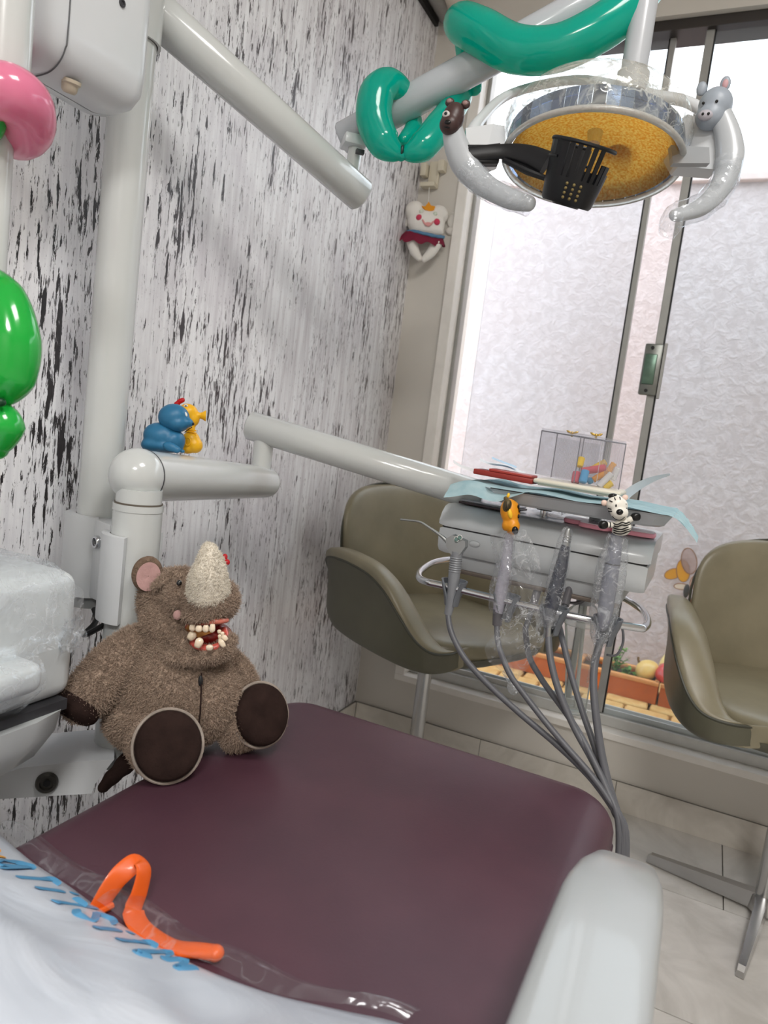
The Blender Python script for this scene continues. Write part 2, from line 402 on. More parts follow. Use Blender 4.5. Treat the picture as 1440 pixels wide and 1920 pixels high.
# wall-top pipes in the corner
pp = thing('pipe_run', (WX+.03, 1.0, 2.33), 'cream and grey wrapped pipes along the top of the patterned wall', 'pipe')
part('gap_shadow', MB().bx(WX, WX+.012, RY+.1, WY-.03, 2.318, 2.338), mat('gap_shadow_black', (30, 28, 28), .6), pp, False)  # black strip painting in the shadowed gap below the pipes
part('wrapped_pipe', MB().tube(spline([(WX+.040, RY+.1, 2.372), (WX+.040, 0, 2.374), (WX+.037, 1.2, 2.37), (WX+.036, 2.0, 2.366), (WX+.036, WY-.02, 2.362)], 8), .035, 14).jitter(.003, 30), mat('grey_wrapped_pipe', (150, 147, 143), .7, var=.12, vscale=20, bump=.3, bscale=40), pp)
part('wrapped_pipe', MB().tube(spline([(WX+.100, RY+.1, 2.372), (WX+.100, 0, 2.374), (WX+.098, 1.2, 2.368), (WX+.094, 2.0, 2.362), (WX+.075, WY-.03, 2.345)], 8), .034, 14).jitter(.003, 30), mat('cream_wrapped_pipe', (228, 218, 203), .55, var=.05, bump=.2, bscale=40), pp)

# ceiling lamps (the room's own light)
for i, (lx, ly) in enumerate(CEIL_LIGHTS):
    t = thing('ceiling_lamp', (lx, ly, CEIL-.03), ['square white ceiling lamp above the dental chair', 'square white ceiling lamp at the rear of the room'][i], 'lamp')
    part('housing', MB().box((lx, ly, CEIL-.014), (.62, .62, .026), None, .004), M_trimw, t)
    part('diffuser', MB().box((lx, ly, CEIL-.029), (.57, .57, .008), None, .002), mat('lamp_diffuser', (255, 252, 246), .4, emit=1.5), t)
    ld = bpy.data.lights.new('lamp_light', 'AREA'); ld.shape = 'SQUARE'; ld.size = .55; ld.energy = CEIL_LIGHT_W[i]; ld.color = (1, .975, .94)
    lo = bpy.data.objects.new('lamp_light', ld); COL.objects.link(lo); lo.location = (0, 0, -.008); lo.parent = t

# ---------------------------------------------------------------- courtyard outside
OG, OY = .12, 3.30
struct('wall_outside', MB().bx(-2.2, 3.6, OY, OY+.2, 0, 2.22), m_stucco(), (0, 0, 0))
struct('wall_outside_end', MB().bx(-2.2, -2.0, WY+.15, OY, 0, 2.22).bx(3.4, 3.6, WY+.15, OY, 0, 2.22), m_stucco())
struct('trim_1', MB().bx(-2.2, 3.6, OY-.03, OY+.22, 2.22, 2.25, .004), mat('pink_coping', (226, 208, 204), .8, var=.05), label='pale pink coping along the outside wall')
for i, x in enumerate((-1.45, -.235, .98, 2.2)):
    struct('trim_%d' % (i+2), MB().bx(x-.028, x+.028, OY+.06, OY+.12, 2.25, 4.2), mat('pink_post', (226, 208, 204), .8))
struct('trim_6', MB().bx(-2.2, 3.6, OY+.05, OY+.13, 4.2, 4.28), mat('pink_post', (226, 208, 204), .8))
gd = struct('ground_outside', MB().bx(-2.2, 3.6, WY+.15, OY, -.08, OG-.02), mat('sandy_joint', (148, 116, 74), .95, var=.1))
def m_paver():
    t = NT('yellow_paver'); b = t.b; b.inputs['Roughness'].default_value = .8; v = t.coord()
    oi = t.n('ShaderNodeObjectInfo')
    c = t.mix(t.ramp(t.noise(v, 14, 5, .65, .5), [(.35, 0.), (.68, 1.)]), srgb((214, 168, 98)), srgb((238, 206, 142)))
    c = t.mix(t.math('MULTIPLY', oi.outputs['Random'], .4), c, srgb((226, 172, 110)))
    c = t.mix(t.ramp(t.noise(v, 5, 4, .6, .8), [(.58, 0.), (.72, .6)]), c, srgb((180, 160, 60)))
    t.l(c, b.inputs['Base Color']); t.bump(t.noise(v, 60, 4, .6), .5, .004); return t.m
M_pav = m_paver(); BW, BD = .165, .098
pav_me = MB().box((0, 0, 0), (BW-.008, BD-.008, .03), None, .006, 1).mesh('brick'); pav_me.materials.append(M_pav)
r = 0; y = WY+.15+BD/2
while y+BD/2 < OY+.02:
    x = -1.9+(BW/2 if r % 2 else 0)
    while x < 2.0:
        o = link('brick', pav_me, None, gd, (x+random.uniform(-.004, .004), y, OG-.015+random.uniform(-.002, .002))); o.rotation_euler.z = random.uniform(-.02, .02); x += BW
    y += BD; r += 1
# terracotta planters, each trough one thing
M_terra = mat('terracotta', (196, 106, 54), .75, var=.12, vscale=18, bump=.2, bscale=90); M_soil = mat('dark_soil', (62, 46, 36), .95, var=.3, vscale=60, bump=.6, bscale=90)
PYc, PD_, PHt = 2.99, .17, .088
def planter(x0, x1, label):
    t = thing('planter_trough', ((x0+x1)/2, PYc, OG), label, 'planter', 'terracotta troughs against the outside wall')
    b = MB(); z0, z1 = OG, OG+PHt
    b.bx(x0, x1, PYc-PD_/2, PYc-PD_/2+.016, z0, z1-.014, .003).bx(x0, x1, PYc+PD_/2-.016, PYc+PD_/2, z0, z1-.014, .003).bx(x0, x0+.014, PYc-PD_/2+.016, PYc+PD_/2-.016, z0, z1-.014).bx(x1-.014, x1, PYc-PD_/2+.016, PYc+PD_/2-.016, z0, z1-.014)
    part('trough', b, M_terra, t, False)
    e = .006
    rim = MB().bx(x0-.001, x1+.001, PYc-PD_/2-e, PYc-PD_/2+.018, z1-.014, z1+.003, .004).bx(x0-.001, x1+.001, PYc+PD_/2-.018, PYc+PD_/2+e, z1-.014, z1+.003, .004).bx(x0-.001, x0+.016, PYc-PD_/2, PYc+PD_/2, z1-.014, z1+.003, .004).bx(x1-.016, x1+.001, PYc-PD_/2, PYc+PD_/2, z1-.014, z1+.003, .004)
    part('rim', rim, mat('terracotta_rim', (222, 158, 100), .75, var=.1), t)
    part('soil', MB().bx(x0+.013, x1-.013, PYc-PD_/2+.015, PYc+PD_/2-.015, z0+.01, z1-.02), M_soil, t, False)
    return t
pl = [planter(-1.06, -.72, 'terracotta trough farthest left, seen below the seat of the left armchair'), planter(-.712, -.385, 'terracotta trough behind the bundle of grey hoses'), planter(-.378, -.062, 'terracotta trough with green sprigs and the yellow gourd'), planter(-.054, .27, 'terracotta trough holding the red gourd'), planter(.278, .62, 'terracotta trough behind the right armchair')]
ZT = OG+PHt
def gourd(x, y, rx, rz, col, label, name='ceramic_gourd', lobes=0, tilt=0):
    t = thing(name, (x, y, ZT-.02), label, 'gourd')
    b = MB(); R = Matrix.Rotation(tilt, 3, 'Y')
    rings = []
    for i in range(1, 16):
        th = math.pi*i/16
        rr = rx*math.sin(th)*(1+.16*math.cos(th*1.0)); z = -rz*math.cos(th)
        rings.append([V((x, y, ZT-.02+rz))+R@V((rr*(1+.06*math.cos(lobes*a))*math.cos(a), rr*(1+.06*math.cos(lobes*a))*math.sin(a), z)) for a in [2*math.pi*k/28 for k in range(28)]])
    b.rings(rings)
    part('body', b, mat('glazed_'+label.split()[0]+'_'+name, col, .3, coat=.5, var=.18, vscale=12), t, ang=80)
    top = V((x, y, ZT-.02+rz))+R@V((0, 0, rz*.93))
    part('stem', MB().tube([top, top+R@V((.004, 0, .012)), top+R@V((.012, 0, .02))], [.006, .004, .005], 8), mat('stem_brown', (120, 92, 50), .8), t)
gourd(-.118, PYc-.01, .046, .040, (244, 204, 122), 'yellow ceramic gourd left of the red gourd outside the window', lobes=0, tilt=-.9)
gourd(-.022, PYc-.02, .062, .048, (214, 72, 70), 'red ceramic gourd right of the yellow gourd outside the window', lobes=7, tilt=.15)
gourd(-.030, PYc+.055, .05, .062, (246, 222, 150), 'pale cream gourd behind the red gourd', lobes=5)
gourd(.085, PYc, .05, .045, (240, 190, 90), 'amber gourd right of the red gourd, half hidden by the armchair', lobes=6)
M_leaf = mat('leaf_green', (104, 150, 70), .55, var=.25, vscale=30)
def sprig(x, y, h, n, sp, label, seed):
    rd = random.Random(seed); t = thing('leafy_plant', (x, y, ZT-.03), label, 'plant', 'plants in the troughs')
    st = MB(); lv = MB(); base = V((x, y, ZT-.03))
    for i in range(n):
        a = rd.uniform(0, 6.28); tip = base+V((math.cos(a)*sp*rd.uniform(.3, 1), math.sin(a)*sp*.5, h*rd.uniform(.5, 1)))
        pts = spline([base, base.lerp(tip, .5)+V((0, 0, h*.12)), tip], 5); st.tube(pts, .0016, 5)
        for q in pts[3:]:
            for s_ in range(2):
                d = V((rd.uniform(-1, 1), rd.uniform(-1, 1), rd.uniform(-.3, .6))).normalized(); L = rd.uniform(.012, .022); F = frame_from(d)
                lv.add([q, q+F@V((0, L*.35, L*.5)), q+d*L, q-F@V((0, L*.35, -L*.5))], [(0, 1, 2, 3)])
    part('stems', st, mat('stem_green', (90, 120, 60), .7), t); part('foliage', lv, M_leaf, t, kind='stuff')
sprig(-.235, PYc-.02, .13, 8, .05, 'green leafy sprigs just right of the window stile', 1)
sprig(-.185, PYc-.03, .06, 8, .05, 'low trailing green plant left of the yellow gourd', 2)
sprig(-.55, PYc, .08, 8, .08, 'small green plant behind the hoses', 3)

# butterfly ornament on the outside wall, amber glass wings
def wing(c, rx, ry, ang, F):
    b = MB(); ring = [c+F@V((rx*math.cos(a)*math.cos(ang)-ry*math.sin(a)*math.sin(ang), rx*math.cos(a)*math.sin(ang)+ry*math.sin(a)*math.cos(ang), 0)) for a in [2*math.pi*k/28 for k in range(28)]]
    return b, ring
BYp = OY-.05
bo = PY(1290, 1100, BYp)
bt = thing('butterfly_ornament', (bo.x, BYp, bo.z-.06), 'metal butterfly ornament with amber glass wings on the outside wall', 'ornament')
FW = frame_from((0, -1, 0), (1, 0, 0))
M_wire = mat('rusty_wire', (150, 104, 66), .5, .6); 
wings = [((1262, 1076), .036, .021, .55, (240, 172, 20), .5), ((1281, 1070), .048, .026, 1.75, (246, 178, 10), .5), ((1292, 1052), .055, .030, 1.85, (216, 196, 190), .75), ((1306, 1090), .034, .022, 1.2, (236, 196, 180), .7), ((1278, 1100), .030, .013, .1, (246, 230, 210), .7), ((1345, 1043), .030, .022, .7, (236, 120, 110), .7)]
for i, ((px, py), rx, ry, a, col, tr) in enumerate(wings):
    c = PY(px, py, BYp-.004*i); b, ring = wing(c, rx, ry, -a if False else a, FW)
    b.prism(ring, (0, .003, 0))
    o = part('wing', b, mat('wing_glass_%d' % i, col, .15, trans=tr if i in (2,) else .35, ior=1.1), bt, False)
    part('wing_wire', MB().tube([p+V((0, .0015, 0)) for p in ring], .0022, 6, closed=True), M_wire, o)
bc = PY(1287, 1108, BYp-.02)
part('body', MB().ell(bc, (.012, .012, .03)), mat('ornament_black', (32, 26, 22), .5), bt)
part('wall_stem', MB().tube([PY(1290, 1100, BYp), PY(1295, 1125, OY-.002), PY(1297, 1160, OY-.002)], .004, 8), M_wire, bt)
# ================================================================== DENTAL CHAIR
SZ = .55
def m_leather(name, c1, c2, rough=.38, bs=260):
    t = NT(name); b = t.b; b.inputs['Roughness'].default_value = rough; v = t.coord()
    t.l(t.mix(t.ramp(t.noise(v, 6, 4, .6), [(.35, 0.), (.65, 1.)]), srgb(c1), srgb(c2)), b.inputs['Base Color'])
    t.bump(t.noise(v, bs, 4, .65), .18, .0008); return t.m
M_plum = m_leather('plum_vinyl', (73, 46, 57), (83, 53, 64), .42)
M_enam = mat('white_enamel', (210, 213, 212), .22, coat=.4, var=.02, vscale=4)
M_enam2 = mat('white_plastic', (212, 215, 218), .3, coat=.2, var=.02, vscale=4)
M_dgrey = mat('dark_grey_plastic', (58, 58, 62), .45)
dc = thing('dental_chair', (-.345, .3, 0), 'plum vinyl dental chair with white side armrest', 'dental chair')
def cushion(x0, x1, y0, y1, ztop, th, rcorner, redge, name, crown=.006, nring=4):
    b = MB(); n = 14
    def outline(inset):
        pts = []
        cs = [(x1-rcorner, y1-rcorner, 0), (x0+rcorner, y1-rcorner, 90), (x0+rcorner, y0+rcorner, 180), (x1-rcorner, y0+rcorner, 270)]
        for (cx_, cy_, a0) in cs:
            for k in range(n+1):
                a = math.radians(a0+90*k/n); r_ = max(rcorner-inset, .001)
                ix = cx_; iy = cy_
                pts.append((ix+r_*math.cos(a), iy+r_*math.sin(a)))
        return pts
    rings = []
    for ins, z in [(redge*.3, ztop-th), (0, ztop-th+redge*.5)]: rings.append([V((p[0], p[1], z)) for p in outline(ins)])
    for k in range(1, 8):
        a = math.radians(90*k/7); rings.append([V((p[0], p[1], ztop-redge+redge*math.sin(a))) for p in outline(redge*(1-math.cos(a)))])
    cx_, cy_ = (x0+x1)/2, (y0+y1)/2
    last = outline(redge)
    for s_ in (.85, .6, .3): rings.append([V((cx_+(p[0]-cx_)*s_, cy_+(p[1]-cy_)*s_, ztop+crown*(1-s_))) for p in last])
    b.rings(rings); return b
part('seat_cushion', cushion(-.648, -.046, -.35, 1.112, SZ, .095, .075, .045, 'seat'), M_plum, dc, ang=60)
part('seam_piping', MB().tube([V((x, y, .497)) for (x, y) in [(-.648+.0, .5), (-.648, 1.04), (-.62, 1.092), (-.573, 1.113), (-.35, 1.114), (-.12, 1.113), (-.075, 1.094), (-.048, 1.04), (-.045, .5)]], .0035, 8), mat('plum_piping', (66, 38, 50), .4), dc)
part('seat_pan', MB().bx(-.60, -.10, -.3, 1.05, .40, .455, .02), M_dgrey, dc)
part('lift_base', MB().bx(-.48, -.22, .05, .70, .03, .40, .03), M_enam2, dc)
part('foot_plate', MB().bx(-.56, -.14, -.15, .95, 0.001, .035, .012), M_enam2, dc)
# backrest rising behind the viewer's side of the seat, below the lens
part('backrest', cushion(-.60, -.095, -.75, -.36, .60, .09, .08, .04, 'b'), M_plum, dc, ang=60)
# armrest: tapered white moulding
def armrest():
    b = MB(); rings = []
    # stations along Y (from far tip to near), half-width, top z, centre x, thickness
    st = [(.790, .010, .606, -.015, .020), (.782, .022, .622, -.016, .03), (.755, .032, .643, -.018, .04), (.700, .040, .662, -.0195, .05), (.655, .0435, .671, -.021, .055), (.630, .0445, .674, -.0215, .058), (.55, .0455, .675, -.022, .06), (.30, .047, .676, -.022, .06), (-.05, .047, .676, -.022, .06), (-.09, .036, .668, -.022, .05)]
    for (y, hw, zt, cx_, th) in st:
        pr = []
        for k in range(28):
            a = 2*math.pi*k/28; ca, sa = math.cos(a), math.sin(a)
            pr.append(V((cx_+hw*math.copysign(abs(ca)**.45, ca), y, zt-th/2+th/2*math.copysign(abs(sa)**.45, sa))))
        rings.append(pr)
    return b.rings(rings)
ar = part('armrest', armrest(), mat('armrest_glossy_white', (168, 172, 174), .28, coat=.3, var=.015, vscale=5), dc, ang=50, label='smooth white plastic armrest')
part('armrest_bracket', MB().tube(spline([(-.02, .1, .63), (-.015, .1, .52), (-.06, .1, .44), (-.15, .1, .43)], 5), .022, 12), M_enam2, ar)

# ================================================================== RHINO PLUSH
def m_fur(name, c1, c2, c3):
    t = NT(name); b = t.b; b.inputs['Roughness'].default_value = .95; b.inputs['Specular IOR Level'].default_value = .1
    b.inputs['Sheen Weight'].default_value = .35; b.inputs['Sheen Roughness'].default_value = .6; b.inputs['Sheen Tint'].default_value = (*srgb(c2), 1)
    v = t.coord(); n1 = t.noise(v, 170, 5, .7, 1.2); n2 = t.noise(v, 26, 4, .6, .8)
    vo = t.n('ShaderNodeTexVoronoi', feature='DISTANCE_TO_EDGE'); vo.inputs['Scale'].default_value = 62; 
    wv = t.mix(.035, v, t.n('ShaderNodeTexNoise').outputs['Color']); t.l(wv, vo.inputs['Vector'])
    crack = t.ramp(vo.outputs['Distance'], [(.0, .0), (.09, 1.)])
    c = t.mix(t.ramp(n1, [(.3, 0.), (.7, 1.)]), srgb(c1), srgb(c2)); c = t.mix(t.ramp(n2, [(.35, .7), (.7, 0.)]), c, srgb(c3))
    t.l(c, b.inputs['Base Color'])
    h = t.math('ADD', t.math('MULTIPLY', n1, .8), t.math('MULTIPLY', crack, t.math('MULTIPLY', n2, .35)))
    t.bump(h, 1.0, .006); return t.m
M_fur = m_fur('brown_plush', (178, 153, 134), (222, 198, 178), (198, 174, 156)); M_pad = mat('dark_brown_plush', (46, 34, 31), .95, var=.25, vscale=40, bump=.5, bscale=300, sheen=.3, spec=.1)
M_horn = mat('cream_plush', (222, 214, 200), .95, var=.1, vscale=60, bump=.7, bscale=300, sheen=.3, spec=.1)
M_pink = mat('pink_plush', (190, 152, 148), .9, var=.12, bump=.5, bscale=220, sheen=.2, spec=.1); M_silver = mat('silver_satin_trim', (158, 146, 136), .5, .1, var=.15, vscale=50, bump=.5, bscale=80)
RB = 1.045
def RP(px, py, dd=0.): return D(px, py, RB+dd)
u = RB/FPX                                   # metres per pixel there
def E(b, px, py, dd, rx, ry, rz, roll=0., e=1.):
    b.ell(RP(px, py, dd), (rx*u, ry*u, rz*u), SCR @ Matrix.Rotation(math.radians(-roll), 3, 'Z'), e, e, 22, 14); return b
rb = PZ(330, 1440, SZ)
rh = thing('rhino_plush', (rb.x, rb.y, SZ), 'brown plush rhino puppet with open toothy mouth on the plum seat', 'plush toy')
b = MB(); E(b, 325, 1290, 0, 112, 92, 84, -10); E(b, 310, 1345, -.005, 112, 66, 84); E(b, 372, 1310, -.005, 82, 78, 72); E(b, 300, 1235, .01, 72, 52, 60); E(b, 360, 1228, .0, 66, 40, 52)
part('torso', blob(b, ORG[rh], .0055, 10), M_fur, rh)
b = MB(); E(b, 322, 1128, .035, 62, 62, 62); E(b, 330, 1172, .01, 64, 56, 62); E(b, 300, 1195, .03, 36, 40, 40); E(b, 398, 1124, -.035, 46, 40, 54, 10); E(b, 386, 1150, -.04, 42, 15, 44, -4); E(b, 360, 1120, -.005, 52, 42, 52)
E(b, 366, 1226, -.022, 60, 19, 56, -2); E(b, 400, 1226, -.045, 34, 13, 34, -12); E(b, 426, 1208, -.036, 11, 20, 34, 18); E(b, 345, 1205, -.035, 16, 20, 26, -25); E(b, 330, 1080, -.005, 32, 13, 20, -18); E(b, 318, 1215, .0, 46, 28, 50)
hd = part('head', blob(b, ORG[rh], .0042, 6), M_fur, rh)
# mouth: lining, gums, teeth
b = MB(); E(b, 394, 1190, -.012, 42, 27, 34, 8); part('mouth_lining', b, mat('mouth_red', (150, 30, 26), .35, coat=.4), hd)
M_gum = mat('gum_pink', (214, 122, 104), .3, coat=.5, var=.08, vscale=60, sub=.2); M_tooth = mat('tooth_ivory', (236, 218, 192), .22, coat=.6, var=.06, vscale=80, sub=.1)
def arc(pts, r, n=6): return MB().tube(spline(pts, n), r, 10, round_ends=True)
part('upper_gum', arc([RP(347, 1180, -.022), RP(360, 1170, -.044), RP(385, 1167, -.060), RP(408, 1165, -.062), RP(424, 1163, -.050)], 5*u), M_gum, hd)
part('palate', MB().prism([RP(345, 1184, -.03), RP(352, 1172, -.05), RP(395, 1178, -.062), RP(398, 1186, -.05), RP(372, 1196, -.04)], FWD*.006), mat('palate_ochre', (196, 140, 78), .4), hd, False)
part('lower_gum', arc([RP(354, 1188, -.028), RP(359, 1202, -.040), RP(375, 1213, -.054), RP(396, 1216, -.058), RP(413, 1209, -.054), RP(422, 1196, -.045), RP(420, 1182, -.035)], 7*u), mat('gum_red', (206, 92, 80), .3, coat=.5, var=.1, vscale=60), hd)
def tooth(px, py, dd, w_, h_, roll=0, up=True):
    b = MB(); R = SCR @ Matrix.Rotation(math.radians(-roll), 3, 'Z'); c = RP(px, py, dd); s_ = 1 if up else -1
    rings = []
    for tt, k in ((-1, .62), (-.6, .86), (0, 1.), (.5, .95), (.85, .6), (1, .25)):
        rings.append([c+R@V((w_*u*k*math.copysign(abs(math.cos(a))**.8, math.cos(a)), tt*h_*u*s_, w_*u*.75*k*math.copysign(abs(math.sin(a))**.8, math.sin(a)))) for a in [2*math.pi*j/14 for j in range(14)]])
    part('tooth', b.rings(rings), M_tooth, hd, ang=80)
for (px, py, dd, w_, h_, ro, up) in [(361, 1177, -.062, 6, 6, 0, False), (373, 1179, -.07, 6.2, 6, 0, False), (386, 1179, -.075, 5.8, 6.5, 0, False), (398, 1178, -.078, 5.4, 7.5, 5, False),
        (360, 1192, -.056, 8, 8, 40, True), (373, 1205, -.07, 7.5, 9, 25, True), (393, 1214, -.078, 6.5, 5, 0, True), (416, 1206, -.072, 5, 8, -35, True), (421, 1196, -.066, 5, 6, -45, True)]: tooth(px, py, dd, w_, h_, ro, up)
for (px, py) in ((411, 1184), (417, 1188), (412, 1193), (417, 1197), (413, 1200)): tooth(px, py, -.062, 3.6, 3.6, 0)
# horn
cl = spline([RP(391, 1108, -.055), RP(391, 1085, -.062), RP(394, 1058, -.064), RP(393, 1038, -.06), RP(392, 1029, -.056)], 5)
b = MB().tube(cl, [38*u, 34*u, 26*u, 18*u, 12*u], 22, round_ends=True, sy=1.0); part('horn', blob(b, ORG[rh], .003, 2), M_horn, hd, label='cream plush horn')
b = MB(); E(b, 420, 1046, -.04, 6, 8, 5, 30); E(b, 424, 1054, -.04, 7, 6, 5, 10); E(b, 414, 1052, -.045, 8, 7, 5); part('bow', b, mat('red_felt', (178, 26, 34), .8, var=.1), hd, label='small red bow behind the horn')
b = MB(); E(b, 336, 1093, -.045, 5, 5.5, 5); part('eye', b, mat('bead_black', (12, 12, 14), .08, coat=1.), hd)
b = MB(); E(b, 333, 1153, -.048, 8, 9, 5, 20); part('nostril', b, M_pink, hd)
b = MB(); E(b, 309, 1090, -.012, 30, 7, 14, -28); part('eyelid', blob(b, ORG[rh], .003, 3), M_fur, hd)
# ears
def ear(px, py, dd, r1, r2, yaw):
    R = SCR @ Matrix.Rotation(math.radians(-12), 3, 'Z') @ Matrix.Rotation(math.radians(yaw), 3, 'Y'); c = RP(px, py, dd)
    b = MB(); b.grid(lambda i, j: c+R@V((r1*u*math.cos(i*6.2832)*math.sin(j*1.9), r2*u*math.sin(i*6.2832)*math.sin(j*1.9), -15*u*math.cos(j*1.9)-2*u)), 28, 12, True)
    o = b.mesh('ear', ORG[rh]); sol = None
    e_ = part('ear', blob(MB().ell(c, (r1*u, r2*u, 13*u), R), ORG[rh], .003, 2), m_fur('brown_plush_ear', (112, 94, 80), (150, 128, 110), (130, 108, 92)), hd)
    inn = MB().grid(lambda i, j: c+R@V(((r1*.74*j)*u*math.cos(i*6.2832)+4*u, (r2*.78*j)*u*math.sin(i*6.2832)-3*u, (15.6-3*(1-j)-3.2*j*j+2*math.sin(3*i*6.28)*(j*(1-j)))*u)), 28, 7, True)
    part('inner_ear', inn, M_pink, e_, label='pink inner ear')
ear(276, 1076, .0, 29, 35, 14)
ear(398, 1082, .05, 22, 28, -30)
# arms and paws
def limb(name, pts, r, padc=None, padr=None, padn=None):
    b = MB().tube(spline(pts, 6), r, 20, round_ends=True); return part(name, blob(b, ORG[rh], .005, 5), M_fur, rh)
a1 = limb('arm', [RP(258, 1215, .0), RP(222, 1243, -.02), RP(185, 1283, -.045), RP(155, 1312, -.06)], [42*u, 44*u, 46*u, 43*u, 38*u])
F1 = frame_from((RP(128, 1352, -.075)-RP(175, 1290, -.05)).normalized()); 
b = MB().lathe([(.0, 52*u*.45), (20*u, 50*u*.45), (33*u, 40*u*.45), (41*u, 20*u*.45), (42*u, 2*u), (41*u, -12*u)], RP(145, 1326, -.066), F1.col[2], 24, sx=1.0)
part('paw_pad', b, M_pad, a1)
a2 = limb('arm', [RP(426, 1240, .03), RP(446, 1262, .03), RP(462, 1286, .028), RP(468, 1298, .028)], [26*u, 27*u, 25*u, 20*u])
# legs with big round soles
def leg(p0, p1, r, nrm, rx, ry, lab):
    n = V(nrm).normalized(); pe = p1-n*.012
    b = MB().tube(spline([p0, p0.lerp(pe, .5), pe], 5)+[p1-n*.002], [r*.92, r, r*.985], 24); o = part('leg', blob(b, ORG[rh], .004, 4), M_fur, rh); F = frame_from(n, -DOWN)
    c = p1+n*.004
    def rim(k, h): return [c+F@V((ry*k*math.cos(a), rx*k*math.sin(a), h)) for a in [2*math.pi*j/36 for j in range(36)]]
    part('sole', MB().rings([rim(.97, -.006), rim(1., .004), rim(.985, .013), rim(.9, .018), rim(.6, .0215), rim(.2, .0225)]), M_pad, o, ang=80, label='round dark brown sole')
    pr = [c+F@V(((ry+.002)*math.cos(a), (rx+.002)*math.sin(a), .001+.0012*math.sin(7*a))) for a in [2*math.pi*j/48 for j in range(48)]]
    part('sole_trim', MB().tube(pr, .0024, 8, closed=True), M_silver, o)
l1 = D(303, 1404, .945); l2 = D(489, 1346, 1.035)
leg(D(292, 1380, 1.03), l1+V((0, .012, 0)), 62*.95/FPX, (CAM-l1).normalized()+V((.05, 0, .02)), 61*.945/FPX, 64*.945/FPX, 'near')
leg(D(420, 1362, 1.06), l2+V((-.008, .008, 0)), 53*1.04/FPX, (CAM-l2).normalized()+V((.35, .1, .05)), 50*1.035/FPX, 57*1.035/FPX, 'far')
b = MB(); E(b, 376, 1277, -.0695, 4.2, 10, 4, 0); part('belly_hole', b, M_dark, rh)
b = MB().tube(spline([RP(378, 1262, -.066), RP(377, 1300, -.0735), RP(375, 1340, -.072), RP(370, 1375, -.062)], 6), .0012, 6); part('belly_seam', b, M_pad, rh)
b = MB(); E(b, 236, 1432, .02, 30, 20, 20, -45); E(b, 212, 1456, .02, 24, 16, 16, -40); E(b, 196, 1474, .02, 16, 12, 12, -40); part('tail', blob(b, ORG[rh], .004, 4), M_pad, rh)

def hairy(o, n, length, seed=1):
    ps_m = o.modifiers.new('fur', 'PARTICLE_SYSTEM'); st = o.particle_systems[0].settings
    st.type = 'HAIR'; st.count = n; st.hair_length = length; st.hair_step = 3; st.use_advanced_hair = True
    st.brownian_factor = length*.5; st.root_radius = .9; st.tip_radius = .25; st.radius_scale = .0011; st.shape = .2
    st.factor_random = length*.25; st.display_percentage = 1
    o.particle_systems[0].seed = seed; st.use_emit_random = True
def fur_all(root):
    for o in [root]+list(root.children_recursive):
        if o.type == 'MESH' and not o.name.startswith('ear') and o.data.materials and o.data.materials[0] in (M_fur, M_horn):
            area = sum(p.area for p in o.data.polygons); hairy(o, int(area*(620000 if o.data.materials[0] == M_fur else 500000)), .0030 if o.data.materials[0] == M_fur else .0016)
fur_all(rh)

# ================================================================== ORANGE DEFLATED BALLOON on the seat
M_or = mat('orange_latex', (232, 96, 24), .38, var=.08, vscale=20, coat=.2)
zz = SZ+.008
def S_(px, py, dz=0): return PZ(px, py, SZ+.008+dz)
t = thing('deflated_balloon', S_(300, 1720), 'limp orange modelling balloon looped on the plum seat', 'balloon')
loop = spline([S_(185, 1702, .0), S_(205, 1668, .014), S_(228, 1638, .026), S_(258, 1616, .034), S_(270, 1632, .03), S_(262, 1672, .014), S_(250, 1706, .001), S_(262, 1736, .0), S_(298, 1764, .0), S_(330, 1778, .0), S_(372, 1782, .002), S_(404, 1787, .003)], 8)
b = MB(); rings = []
for i, p in enumerate(loop):
    q = loop[min(i+1, len(loop)-1)]-loop[max(i-1, 0)]; q.normalize(); uu = i/(len(loop)-1)
    wd = .0100 if uu < .75 else lerp(.0100, .0078, (uu-.75)/.25); th = .0013 if uu < .66 else lerp(.0013, .0066, (uu-.66)/.34)
    upv = (V((0, 0, 1))*(1 if uu > .55 else .4)+RIGHT*(.0 if uu > .55 else .35)).normalized(); x = q.cross(upv).normalized(); y_ = x.cross(q)
    rings.append([p+x*wd*math.cos(a)+y_*th*math.sin(a) for a in [2*math.pi*k/14 for k in range(14)]])
part('latex_strip', b.rings(rings), M_or, t, ang=70)
part('rounded_tip', MB().ell(loop[-1], (.008, .008, .0068)), M_or, t)
part('rolled_mouth', MB().tube([loop[0]+V((0, -.008, -.002)), loop[0]+V((.006, .0, .0)), loop[0]+V((.008, .01, 0))], .0032, 8), M_or, t)

# ================================================================== WHITE PRINTED BAG in the foreground
def m_bag():
    t = NT('white_plastic_bag'); b = t.b; b.inputs['Roughness'].default_value = .33; b.inputs['Subsurface Weight'].default_value = .15; b.inputs['Subsurface Radius'].default_value = (.01, .01, .01)
    v = t.coord(); n = t.noise(v, 9, 4, .5, 1.2); b.inputs['Base Color'].default_value = (*srgb((232, 235, 240)), 1)
    t.l(t.mix(t.ramp(n, [(.3, 0.), (.7, 1.)]), srgb((188, 195, 206)), srgb((206, 211, 220))), b.inputs['Base Color'])
    t.bump(n, .35, .012); return t.m
